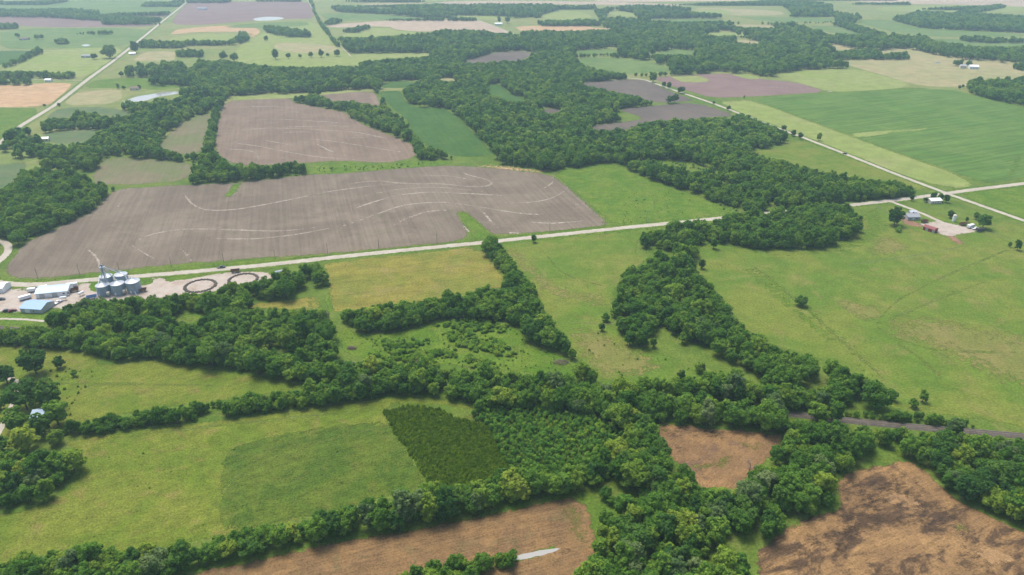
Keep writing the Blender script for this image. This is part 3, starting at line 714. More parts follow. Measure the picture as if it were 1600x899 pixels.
# ------------------------------------------------------------------ railway
RAIL = GP([(-120,499),(0,513),(160,529),(333,546.5),(403,555),(534,568),(717,590),(900,612),(1060,630),(1223,646),(1343,659.5),(1443,669),(1600,682),(1760,696)])
ROADS[len(ROADS)] = (RAIL, 4.5)
rp = densify(RAIL, 3.0, 0, closed=False)
for _ in range(8):
    q = rp.copy(); q[1:-1] = (rp[:-2] + 2 * rp[1:-1] + rp[2:]) / 4; rp = q
rt = np.gradient(rp, axis=0); rt /= np.linalg.norm(rt, axis=1)[:, None]
rn = np.stack([-rt[:, 1], rt[:, 0]], 1)
def sweep(prof, name, mat, parent):
    v, f, n = [], [], len(rp)
    for o_, z in prof:
        for i in range(n): v.append((*(rp[i] + rn[i] * o_), z))
    for k in range(len(prof) - 1):
        for i in range(n - 1): f.append((k * n + i, k * n + i + 1, (k + 1) * n + i + 1, (k + 1) * n + i))
    return MB().add(v, f).build(name, mat, parent)
rw = empty('railway_track', (0, 0, 0))
tag(rw, kind='structure')
sweep([(-2.3, 0.02), (-1.45, 0.75), (1.45, 0.75), (2.3, 0.02)], 'ballast_bed', M['ballast'], rw)
for s in (-0.72, 0.72):
    sweep([(s - 0.07, 0.87), (s - 0.07, 1.02), (s + 0.07, 1.02), (s + 0.07, 0.87)], 'rail', M['rail'], rw)
mb = MB()
L = np.concatenate([[0], np.cumsum(np.linalg.norm(np.diff(rp, axis=0), axis=1))])
for d in np.arange(0, L[-1], 0.62):
    x, y = np.interp(d, L, rp[:, 0]), np.interp(d, L, rp[:, 1])
    if not (-60 < 0 and in_view(x, y, 0, 60)): continue
    i = min(np.searchsorted(L, d), len(rp) - 1)
    a, b = rn[i] * 1.25, rt[i] * 0.12
    c = [(x + sa * a[0] + sb * b[0], y + sa * a[1] + sb * b[1], z) for z in (0.74, 0.88) for sa, sb in ((-1, -1), (-1, 1), (1, 1), (1, -1))]
    mb.add(c, [(4,5,6,7),(0,4,7,3),(1,2,6,5),(0,1,5,4),(3,7,6,2)])
ob = mb.build('sleepers', M['tie'], rw); ob['kind'] = 'stuff'

# ------------------------------------------------------------------ plants: meshes
def leaf_cloud(name, rng, lobes, nleaf, size, flat=0.55, up=0.15):
    """leaf clumps: small tilted quads on the shells of overlapping lobes"""
    C = np.array([l[:3] for l in lobes]); Rr = np.array([l[3] for l in lobes])
    w = Rr ** 2; w = w / w.sum()
    pts, nor = [], []
    got = 0
    while got < nleaf:
        k = rng.choice(len(lobes), nleaf * 2, p=w)
        d = rng.normal(size=(nleaf * 2, 3)); d[:, 2] += up
        d /= np.linalg.norm(d, axis=1)[:, None]
        p = C[k] + d * (Rr[k] * np.where(rng.random(nleaf * 2) < 0.12, rng.uniform(1.05, 1.32, nleaf * 2), rng.uniform(0.76, 1.08, nleaf * 2)))[:, None]
        keep = np.ones(len(p), bool)
        for c, r in zip(C, Rr):
            keep &= np.linalg.norm(p - c, axis=1) > r * 0.74
        keep &= p[:, 2] > 0.15
        pts.append(p[keep]); nor.append(d[keep]); got += keep.sum()
    p = np.concatenate(pts)[:nleaf]; d = np.concatenate(nor)[:nleaf]
    n = d + rng.normal(size=d.shape) * flat
    n[:, 2] += 0.45
    n /= np.linalg.norm(n, axis=1)[:, None]
    a = np.cross(n, rng.normal(size=n.shape)); a /= np.linalg.norm(a, axis=1)[:, None]
    b = np.cross(n, a)
    s = size * rng.uniform(0.6, 1.35, nleaf)[:, None] * 0.5
    bend = n * s * rng.uniform(-0.5, 0.1, nleaf)[:, None]
    q = np.stack([p - a * s - b * s * 0.7, p + a * s * 0.8 - b * s + bend, p + a * s + b * s * 0.75, p - a * s * 0.7 + b * s + bend], 1).reshape(-1, 3)
    m = bpy.data.meshes.new(name)
    m.vertices.add(len(q)); m.vertices.foreach_set('co', q.ravel())
    m.loops.add(len(q)); m.loops.foreach_set('vertex_index', np.arange(len(q)))
    m.polygons.add(nleaf); m.polygons.foreach_set('loop_start', np.arange(0, len(q), 4)); m.polygons.foreach_set('loop_total', np.full(nleaf, 4))
    m.update(calc_edges=True); m.validate()
    at = m.attributes.new('tint', 'FLOAT', 'POINT')
    at.data.foreach_set('value', np.repeat(rng.uniform(0, 1, nleaf), 4).astype(np.float32))
    return m
def tree_lobes(rng, rad, z0, z1, n):
    zc = (z0 + z1) / 2; hz = (z1 - z0) / 2
    lobes = [(0, 0, zc, min(rad, hz) * (0.80 if n < 20 else 0.62))]
    for i in range(n):
        t = 2 * math.pi * (i / n * 3 + rng.uniform(-0.2, 0.2)); e = rng.uniform(-0.75, 1.0)
        c = math.sqrt(max(0.05, 1 - e * e)) ** 0.8
        r = rad * (rng.uniform(0.28, 0.46) if n < 20 else rng.uniform(0.18, 0.36))
        k = rng.uniform(0.68, 1.18)
        lobes.append(((rad - r) * c * math.cos(t) * k, (rad - r) * c * math.sin(t) * k, zc + (hz - r * 0.8) * e * k, r))
    return lobes
def trunk_mesh(name, rng, h, r, limbs, spread):
    b = MB()
    top = Vector((rng.uniform(-.25, .25), rng.uniform(-.25, .25), h))
    mid_ = Vector((rng.uniform(-.15, .15), rng.uniform(-.15, .15), h * 0.45))
    b.tube((0, 0, -0.1), (0, 0, 0.35), r * 1.35, r, 7, False); b.tube((0, 0, 0.3), mid_, r, r * 0.75, 7, False); b.tube(mid_, top, r * 0.75, r * 0.25, 7)
    for i in range(limbs):
        t = 2 * math.pi * (i / limbs) + rng.uniform(-.4, .4); z = h * rng.uniform(0.32, 0.7)
        a = mid_ * (z / (h * 0.45)) if z < h * 0.45 else mid_ + (top - mid_) * ((z - h * 0.45) / (h * 0.55))
        e = a + Vector((math.cos(t) * spread, math.sin(t) * spread, h * rng.uniform(0.22, 0.4)))
        b.tube(a, e, r * 0.42, r * 0.12, 5)
    return b.mesh(name)
rg = np.random.default_rng(3)
CROWN, TRUNK = [], []
for i in range(7):
    rad = (3.5, 2.7, 4.2, 3.2, 3.8, 3.0, 4.4)[i]; top = (9.4, 9.8, 8.8, 11.2, 10.0, 7.6, 10.4)[i]
    CROWN.append(leaf_cloud('crown', rg, tree_lobes(rg, rad, 0.7, top, 34), 2100, 0.52))
    TRUNK.append(trunk_mesh('trunk', rg, top * 0.72, 0.24, 6, 2.0))
for m in TRUNK: m.materials.append(M['bark'])
BUSH = [leaf_cloud('foliage', rg, tree_lobes(rg, 1.35, 0.0, 2.2, 8), 380, 0.36) for _ in range(4)]
STEM = [trunk_mesh('stem', rg, 1.3, 0.07, 5, 0.5) for _ in range(4)]
for m in STEM: m.materials.append(M['bark'])
def cone_lobes(rng, rad, h):
    out = []
    for k in range(9):
        z = 0.4 + (h - 0.5) * k / 8
        r = rad * (1 - k / 9.5) ** 0.8 * rng.uniform(0.75, 1.0)
        for j in range(3 if k < 6 else 1):
            t = rng.uniform(0, 6.28)
            o_ = 0 if k >= 6 else r * 0.5
            out.append((o_ * math.cos(t), o_ * math.sin(t), z, max(0.14, r * 0.62)))
    return out
CEDAR = [leaf_cloud('crown', rg, cone_lobes(rg, 1.35, 4.0), 420, 0.30) for _ in range(4)]
CTRUNK = [trunk_mesh('trunk', rg, 3.2, 0.10, 4, 0.4) for _ in range(2)]
for m in CTRUNK: m.materials.append(M['bark'])
YOUNG = [leaf_cloud('crown', rg, tree_lobes(rg, 1.25, 0.5, 3.9, 9), 420, 0.36) for _ in range(4)]
def with_mat(meshes, mat):
    out = []
    for m in meshes:
        c = m.copy(); c.materials.clear(); c.materials.append(mat); out.append(c)
    return out
CROWNS = {k: with_mat(CROWN, M[k]) for k in ('leaf', 'leaf_light', 'leaf_dark', 'leaf_grey')}
BUSHES = {k: with_mat(BUSH, M[k]) for k in ('shrub', 'leaf_dark', 'leaf')}
CEDARS = with_mat(CEDAR, M['cedar']); YOUNGS = with_mat(YOUNG, M['young'])
CEDARS_HEDGE = with_mat(CEDAR, M['leaf_dark'])

def plant(name, crown, trunk, x, y, s, sz, label, cat, group=None, cname='crown', tname='trunk'):
    o = empty(name, (x, y, 0), random.uniform(0, 6.28))
    o.scale = (s, s, s * sz)
    tag(o, label, cat, group)
    link(cname, crown, None, o); link(tname, trunk, None, o)
    return o
#PLACES
# ------------------------------------------------------------------ where the trees stand
WOODS = {   # canopy outlines on the survey
 'left_wood': [(-90,300),(0,303),(20,287),(33,270),(67,267),(133,277),(187,289),(172,300),(143,328),(100,350),(45,372),(20,373),(0,370),(-90,380)],
 'nw_wood': [(65,240),(125,225),(140,222),(158,205),(165,190),(195,181),(190,165),(240,163),(300,150),(345,142),(356,158),(340,163),(300,183),(265,207),(243,230),(277,239),(312,243),(312,258),(200,247),(160,247),(138,268),(68,262)],
 'nw_strip': [(40,206),(75,192),(95,183),(130,180),(165,190),(155,203),(105,203),(75,207)],
 'nw_grove': [(110,187),(115,177),(145,173),(158,180),(150,187),(125,189)],
 'nw_corner': [(0,232),(20,210),(45,204),(65,212),(62,225),(80,228),(130,224),(120,233),(55,236),(10,245)],
 'plow_hedge': [(333,175),(345,158),(352,160),(342,200),(332,235),(315,242),(321,213)],
 'mid_hedge': [(293,284),(303,266),(315,242),(333,233),(345,250),(360,262),(430,259),(480,254),(480,271),(430,275),(380,281),(330,287)],
 'arm_wood': [(180,120),(205,106),(275,98),(292,106),(290,117),(220,120)],
 'central_west': [(232,125),(290,116),(310,98),(350,98),(420,103),(555,106),(592,108),(602,125),(592,141),(530,142),(457,149),(400,150),(355,152),(345,143),(300,150),(270,145),(305,136),(285,130),(240,129)],
 'central_wood': [(560,106),(562,97),(620,92),(690,88),(720,85),(750,78),(762,83),(714,100),(745,102),(815,98),(835,87),(850,77),(890,86),(900,95),(912,107),(935,113),(978,116),(980,125),(905,130),(950,143),(988,150),(1022,158),(1022,167),(960,168),(945,172),(960,180),(978,187),(940,191),(918,197),(925,208),(975,207),(1017,193),(1100,187),(1160,182),(1200,193),(1230,208),(1230,226),(1195,229),(1170,240),(1195,247),(1266,267),(1320,280),(1420,289),(1434,300),(1400,307),(1300,313),(1240,321),(1190,312),(1150,290),(1120,275),(1130,258),(1050,243),(1000,244),(975,256),(870,260),(812,262),(790,252),(762,225),(725,187),(695,168),(650,168),(637,155),(628,140),(645,135),(660,125),(640,121),(600,125),(590,112)],
 'corn_hedge': [(457,155),(470,146),(500,150),(520,160),(560,163),(600,169),(615,178),(640,200),(660,232),(690,238),(712,247),(700,256),(660,252),(655,246),(647,228),(625,215),(575,196),(552,185),(540,174),(500,167)],
 'thin_hedge': [(584,142),(589,141),(600,160),(612,172),(600,172),(596,164)],
 'east_mid': [(966,262),(1000,254),(1050,262),(1110,272),(1160,292),(1188,308),(1197,328),(1160,332),(1100,312),(1060,295),(1010,288),(998,276)],
 'road_wood': [(1045,360),(1070,355),(1100,350),(1180,333),(1200,336),(1283,320),(1326,330),(1345,342),(1342,358),(1325,373),(1280,389),(1226,392),(1183,390),(1130,383),(1100,375),(1045,374)],
 'diagonal_wood': [(997,372),(1030,365),(1050,366),(1083,386),(1085,427),(1109,447),(1135,480),(1163,507),(1168,523),(1216,543),(1266,557),(1319,577),(1362,599),(1345,615),(1300,625),(1250,615),(1199,605),(1139,585),(1116,563),(1073,549),(1030,540),(984,540),(975,513),(960,503),(957,487),(962,450),(977,427),(1014,407),(994,397)],
 'rail_belt': [(-90,512),(0,520),(67,513),(133,520),(213,530),(300,539),(400,556),(534,572),(634,574),(767,586),(834,596),(930,603),(1040,600),(1140,586),(1199,605),(1250,617),(1343,646),(1399,645),(1449,647),(1499,656),(1533,670),(1600,674),(1720,690),(1720,702),(1600,688),(1499,682),(1449,676),(1413,684),(1375,690),(1340,667),(1270,668),(1240,677),(1160,669),(1066,660),(1014,656),(950,656),(900,642),(847,636),(767,628),(747,642),(721,627),(667,617),(601,617),(534,628),(500,633),(480,603),(400,585),(300,571),(233,558),(180,568),(150,566),(167,551),(83,542),(0,533),(-90,524)],
 'elevator_wood': [(70,497),(100,483),(140,471),(213,467),(277,461),(333,458),(360,452),(383,443),(460,433),(487,415),(510,425),(514,455),(503,463),(400,474),(377,480),(460,484),(505,486),(516,500),(527,562),(480,562),(420,557),(333,546),(250,533),(160,524),(100,517),(72,510)],
 'hay_hedge': [(750,382),(774,370),(794,403),(814,430),(831,450),(847,480),(854,500),(874,520),(887,537),(904,563),(934,587),(937,603),(917,599),(894,565),(867,549),(827,542),(817,515),(781,502),(701,498),(647,514),(560,524),(541,510),(538,487),(581,481),(667,470),(714,463),(784,453),(797,440),(791,433),(767,403)],
 'field_hedge': [(-60,905),(0,890),(40,876),(110,857),(143,855),(187,867),(233,856),(293,850),(350,842),(393,830),(467,819),(534,800),(591,786),(644,769),(714,759),(741,752),(787,742),(834,739),(884,731),(927,722),(947,709),(974,692),(978,666),(954,656),(967,642),(994,646),(1017,666),(1027,689),(1044,716),(1034,736),(1001,746),(917,759),(867,772),(801,789),(734,806),(667,819),(601,829),(534,841),(400,869),(273,897),(180,935),(-60,960)],
 'corner_wood': [(924,795),(930,775),(960,757),(985,752),(1000,757),(1010,745),(1030,737),(1066,738),(1095,760),(1109,773),(1166,764),(1175,742),(1196,728),(1219,702),(1235,680),(1270,666),(1340,665),(1375,690),(1400,705),(1400,718),(1349,729),(1313,741),(1303,756),(1305,775),(1295,792),(1266,800),(1209,834),(1190,850),(1178,870),(1188,960),(860,960),(880,890),(920,878),(942,870),(935,830)],
 'east_wood': [(1409,700),(1413,685),(1449,675),(1499,681),(1600,684),(1720,698),(1720,880),(1600,829),(1566,812),(1516,783),(1476,760),(1453,731),(1433,722),(1413,716)],
 'house_wood': [(-60,722),(0,716),(40,709),(77,711),(117,712),(121,742),(104,766),(67,784),(27,797),(0,803),(-60,818)],
 'belt_west': [(-60,515),(0,520),(67,514),(100,518),(170,530),(167,549),(83,542),(0,533),(-60,526)],
 'rail_hedge': [(1250,639),(1300,643),(1343,647),(1399,647),(1449,651),(1499,660),(1540,671),(1600,675),(1700,687),(1700,691),(1600,680),(1533,675),(1443,666),(1343,656),(1250,646)],
 'cedar_hedge': [(95,669),(150,656),(200,649),(247,642),(317,632),(380,624),(450,616),(500,602),(534,600),(534,628),(483,637),(433,643),(343,655),(283,665),(237,668),(187,665),(143,676),(100,677)],
 'low_hedge': [(560,920),(634,897),(684,882),(767,874),(787,859),(803,866),(797,882),(747,895),(690,920),(640,935)],
 'small_grove': [(1113,146),(1135,137),(1185,140),(1193,147),(1160,151),(1130,154)],
 'soy_wood': [(1496,136),(1518,128),(1585,128),(1600,123),(1700,118),(1700,165),(1600,161),(1575,158),(1537,148)],
 # far off
 'far_a': [(-60,16),(35,16),(110,15),(158,19),(145,24),(255,30),(255,35),(200,33),(130,29),(70,25),(-60,24)],
 'far_b': [(-60,3),(45,4),(95,-1),(107,1),(70,8),(-60,8)],
 'far_c': [(218,11),(228,5),(285,4),(278,11)],
 'far_d': [(-60,39),(22,39),(32,44),(-60,46)],
 'far_e': [(0,104),(25,95),(45,85),(60,76),(68,79),(40,92),(8,106)],
 'far_f': [(-40,117),(30,115),(115,116),(118,120),(60,123),(-40,122)],
 'far_g': [(-30,127),(10,126),(57,126),(55,129),(10,132),(-30,132)],
 'far_h': [(85,65),(97,62),(108,66),(105,69),(87,68)],
 'far_i': [(213,71),(225,64),(260,67),(290,68),(288,73),(230,75)],
 'far_j': [(276,82),(278,80),(318,82),(316,88),(277,89)],
 'far_k': [(290,66),(360,66),(374,58),(374,52),(385,52),(389,60),(378,66),(350,69),(295,71)],
 'far_l': [(413,42),(440,44),(485,51),(484,58),(455,56),(415,48)],
 'far_m': [(518,62),(560,60),(612,57),(660,55),(690,49),(760,48),(768,52),(800,56),(830,60),(850,77),(800,79),(767,82),(715,90),(660,93),(686,85),(660,82),(545,82),(535,74),(525,67)],
 'far_n': [(517,12),(545,11),(600,16),(640,10),(800,8),(860,8),(880,18),(850,20),(840,26),(800,24),(760,27),(690,28),(660,27),(600,22),(540,19)],
 'far_o': [(505,37),(520,30),(535,32),(512,39)], 'far_p': [(535,49),(575,41),(579,43),(545,51)],
 'far_q': [(840,35),(920,32),(942,38),(850,41)],
 'far_r': [(930,16),(1000,9),(1080,14),(1130,25),(1040,27),(1000,27),(985,19),(960,15),(945,20),(948,30),(1000,30),(1050,33),(1150,36),(1200,36),(1240,40),(1300,58),(1300,66),(1285,67),(1298,75),(1303,80),(1290,88),(1300,95),(1335,102),(1330,108),(1255,110),(1250,119),(1200,118),(1165,113),(1140,107),(1065,115),(980,119),(975,115),(1050,110),(1045,105),(1010,94),(935,89),(905,91),(882,83),(850,75),(815,62),(815,52),(900,48),(930,50),(990,46),(945,42),(940,34)],
 'far_s': [(1285,93),(1290,86),(1340,79),(1370,79),(1377,88),(1415,84),(1421,90),(1378,92)],
 'far_t': [(1300,56),(1350,57),(1420,58),(1450,60),(1500,70),(1600,77),(1680,82),(1680,100),(1600,95),(1547,90),(1482,85),(1425,73),(1345,72),(1300,66)],
 'far_u': [(1225,8),(1300,9),(1300,20),(1345,27),(1350,34),(1300,37),(1250,37),(1225,30),(1240,20)],
 'far_v': [(1385,31),(1420,24),(1440,17),(1480,21),(1600,27),(1680,30),(1680,52),(1600,52),(1500,49),(1440,45),(1410,38)],
 'far_w': [(1490,19),(1560,8),(1572,10),(1510,21)], 'far_x': [(1300,36),(1330,38),(1395,58),(1360,56)],
 'far_y': [(1572,103),(1640,100),(1640,110),(1590,108)], 'far_z': [(540,2),(640,0),(670,3),(600,4)],
 'far_aa': [(483,2),(487,2),(497,30),(522,58),(534,74),(526,72),(500,38)], 'far_ab': [(1040,8),(1240,2),(1290,5),(1230,9),(1120,9)],
 'far_ae': [(600,31),(745,29),(745,31),(600,33)], 'far_af': [(1440,14),(1540,11),(1540,13),(1440,16)], 'far_ag': [(1330,6),(1420,5),(1425,8),(1335,8)], 'far_ah': [(400,1),(470,0),(470,2),(400,3)], 'far_ai': [(160,33),(250,37),(250,39),(160,36)], 'far_aj': [(560,10),(700,8),(700,10),(560,12)],
 'far_ak': [(860,11),(930,10),(932,14),(862,15)], 'far_al': [(1500,59),(1600,63),(1600,67),(1500,62)], 'far_am': [(140,24),(268,20),(268,22),(140,26)], 'far_an': [(115,52),(180,50),(180,52),(115,54)],
 'far_ac': [(270,2),(360,0),(360,3),(280,5)], 'far_ad': [(1180,-2),(1400,-3),(1400,0),(1200,1)],
}
CLR = CLEAR + [GP(p) for p in (
    [(1223,642),(1343,655),(1443,665),(1533,674),(1620,681),(1620,687),(1533,681),(1443,675),(1343,666),(1223,651)],
    [(599,641),(644,631),(684,636),(717,652),(761,662),(774,686),(800,732),(790,740),(734,757),(674,757),(644,709),(621,679)],
    [(755,645),(847,640),(901,646),(945,660),(965,686),(940,712),(884,727),(801,738),(774,686)])]
THIN = {'diagonal_wood': 0.24, 'rail_belt': 0.0, 'hay_hedge': 0.0,  'east_mid': 0.34, 'nw_wood': 0.10, 'nw_corner': 0.45, 'corner_wood': 0.12, 'elevator_wood': 0.10, 'nw_strip': 0.2, 'cedar_hedge': 0.12, 'low_hedge': 0.0, 'field_hedge': 0.03, 'thin_hedge': 0.4, 'far_m': 0.15, 'far_r': 0.15, 'far_t': 0.15, 'far_v': 0.15}
STRICT = [CLR[len(CLEAR)], GP([(270,498),(300,490),(327,488),(329,497),(297,503)]), GP([(385,482),(400,474),(500,462),(504,485),(460,483),(400,483)]), GP([(535,528),(560,527),(700,503),(810,521),(888,570),(900,586),(834,581),(767,571),(634,559),(537,551)])]
def place(zone, spacing, h0, clear=True, rng=np.random.default_rng(5)):
    poly = GP(WOODS[zone] if isinstance(zone, str) else zone)
    lo, hi = poly.min(0) - 6, poly.max(0) + 6
    xs = np.arange(lo[0], hi[0], spacing); ys = np.arange(lo[1], hi[1], spacing * 0.866)
    X, Y = np.meshgrid(xs, ys)
    X[1::2] += spacing / 2
    P = np.stack([X.ravel(), Y.ravel()], 1) + rng.uniform(-0.38, 0.38, (X.size, 2)) * spacing
    s = np.where(rng.random(len(P)) < 0.25, rng.uniform(0.5, 0.75, len(P)), np.where(rng.random(len(P)) < 0.2, rng.uniform(1.15, 1.45, len(P)), rng.uniform(0.75, 1.15, len(P))))
    h = h0 * s
    mid_ = P * (H / (H - 0.5 * h))[:, None]
    k = inside(mid_, poly)
    P, s, h = P[k], s[k], h[k]
    if len(P) == 0: return P, s
    keep = np.ones(len(P), bool)
    thin = THIN.get(zone, 0.06) if isinstance(zone, str) else 0.0
    if thin:
        a, b = P[:, 0], P[:, 1]
        f = np.sin(a / 9.0 + 1.3 * np.sin(b / 13.0)) + np.sin(b / 11.0 + 1.7 * np.sin(a / 17.0) + 2.0) + 0.8 * np.sin((a + b) / 23.0) + rng.normal(0, 0.35, len(P))
        keep &= f > np.quantile(f, thin)
    if clear:
        for c in CLR:
            a, b = c.min(0), c.max(0)
            box = (P[:, 0] > a[0] - 9) & (P[:, 0] < b[0] + 9) & (P[:, 1] > a[1] - 90) & (P[:, 1] < b[1] + 9)
            i = np.where(box & keep)[0]
            if len(i): keep[i] &= ~inside(P[i], c)
        for _ in range(7):              # a tree that would stand in front of open land in the survey is a lower one
            bad = np.zeros(len(P), bool)
            for c, fr in [(c, f) for c in CLR for f in (0.5, 0.75)]:
                top = P * (H / (H - fr * h))[:, None]
                a, b = c.min(0), c.max(0)
                i = np.where((top[:, 0] > a[0]) & (top[:, 0] < b[0]) & (top[:, 1] > a[1]) & (top[:, 1] < b[1]) & keep)[0]
                if len(i): bad[i] |= inside(top[i], c)
            i = np.where((P[:, 1] < 520) & keep)[0]
            if len(i):
                for c in STRICT:
                    for fr in (0.35, 0.5, 0.65, 0.8, 1.0): bad[i] |= inside(P[i] * (H / (H - fr * h[i]))[:, None], c)
            s = np.where(bad, s * 0.84, s); h = np.where(bad, h * 0.84, h)
        keep &= s > 0.36
    for path, w in ROADS.values():
        keep &= dist_path(P, path) > (w * 0.5 + 1.2 if w != 4.5 else 2.9)
    return P[keep], s[keep]

ZONE_WORDS = {'field_hedge': 'long hedgerow', 'corner_wood': 'creek wood', 'east_wood': 'eastern wood', 'house_wood': 'house grove', 'low_hedge': 'pond hedge', 'rail_belt': 'railway belt', 'cedar_hedge': 'pasture hedge', 'rail_hedge': 'low railway hedge', 'belt_west': 'west railway belt', 'elevator_wood': 'grain yard wood', 'diagonal_wood': 'diagonal wood', 'hay_hedge': 'hay field hedge'}
MARKS = [(800,880,'muddy pond'), (730,762,'dark cedars'), (905,720,'young plantation'), (640,800,'lower edge of the big pasture'), (450,830,'darker mown sward'), (250,870,'pasture bottom corner'), (80,890,'picture corner below the pasture'),
         (1010,690,'corner of the brown paddock'), (1140,770,'foot of the brown paddock'), (1215,715,'side of the brown paddock'), (930,830,'end of the lower brown strip'), (1050,850,'creek at the picture bottom'), (1180,860,'low corner of the patchy field'), (1240,810,'edge of the patchy field'),
         (1310,750,'notch of the patchy field'), (1390,700,'grass gap'), (1440,720,'top of the patchy field'), (1530,780,'east side of the patchy field'), (1580,700,'railway'), (1300,670,'open railway cutting'), (1120,640,'top of the brown paddock'), (60,750,'driveway grove'), (40,680,'driveway house'), (760,615,'young plantation top'), (560,605,'big pasture top'), (980,780,'green verge corner'), (640,600,'overgrown paddock'), (850,610,'hedge end'), (1000,625,'creek pasture'), (1180,630,'tip of the diagonal wood'), (400,580,'upper pasture edge'), (970,830,'west edge of the creek wood'), (1110,820,'bare grey tree'), (1000,890,'picture bottom'), (1120,885,'bottom of the patchy field corner')]
cand = []       # every tree of the nearer woods: x, y, scale, zone
for zname in WOODS:
    far = zname.startswith('far_')
    dpoly = GP(WOODS[zname])
    d = np.min(np.linalg.norm(dpoly, axis=1))
    if far: sp, k = (8.0, 1.3) if zname in ('far_m', 'far_r', 'far_t', 'far_v', 'far_n', 'far_u') else (5.5, 0.95)
    elif d > 1200: sp, k = 9.5, 1.35
    elif d > 650: sp, k = 6.3, 1.05
    else: sp, k = 4.9, 1.0
    if zname in ('hay_hedge', 'field_hedge', 'rail_belt'): sp = 4.2
    if zname == 'cedar_hedge': sp, k = 2.9, 0.62
    if zname == 'rail_hedge': sp, k = 2.5, 0.42
    if zname == 'belt_west': sp, k = 3.0, 0.58
    if zname == 'low_hedge': sp, k = 2.6, 0.55
    if zname in ('nw_strip', 'plow_hedge', 'thin_hedge', 'corn_hedge'): sp *= 0.85; k *= 0.85
    P, s = place(zname, sp, 9.2 * k, clear=zname not in ('low_hedge', 'rail_hedge', 'belt_west') and (not far or zname in ('far_m', 'far_r', 'far_t', 'far_v', 'far_n', 'far_u')))
    for (x, y), q in zip(P, s): cand.append((x, y, q * k, zname))
cx = np.array([c[0] for c in cand]); cy = np.array([c[1] for c in cand]); cs = np.array([c[2] for c in cand])
seen = in_view(cx, cy, 5, 0)
near_px = pixpm(cx, cy) * cs
order = np.argsort(-np.where(seen, near_px, 0))
solo = set(order[:300].tolist())
TONES = {'leaf': 'mid-green', 'leaf_light': 'yellow-green', 'leaf_dark': 'dark green', 'leaf_grey': 'grey-green'}
rt_ = random.Random(5)
rest_near, rest_far = [], []
for i, (x, y, s, z) in enumerate(cand):
    if i in solo:
        v = rt_.randrange(7)
        if z == 'cedar_hedge':
            tone = rt_.choice(['leaf_dark', 'leaf_dark', 'leaf'])
        else:
            tone = rt_.choices(['leaf', 'leaf_light', 'leaf_dark', 'leaf_grey'], [0.48, 0.15, 0.25, 0.12])[0]
        size = 'tall' if s > 1.05 else 'small' if s < 0.85 else 'middling'
        w = ZONE_WORDS.get(z, 'wood')
        cz = y * CT + H * ST
        u, vv = 800 + FPX * x / cz, 449.5 + FPX * (H * CT - y * ST) / cz
        near = min(MARKS, key=lambda q: (q[0] - u) ** 2 + 2 * (q[1] - vv) ** 2)[2]
        plant('broadleaf_tree', CROWNS[tone][v], TRUNK[v], x, y, s, rt_.uniform(0.85, 1.12),
              f'{size} {TONES[tone]} tree in the {w} by the {near}', 'tree', 'trees of the ' + w)
    else:
        if not in_view(x, y, 5, 130): continue
        (rest_far if (z.startswith('far_') or y > 700) else rest_near).append((x, y, s))
print('trees', len(cand), 'near rest', len(rest_near), 'far rest', len(rest_far))

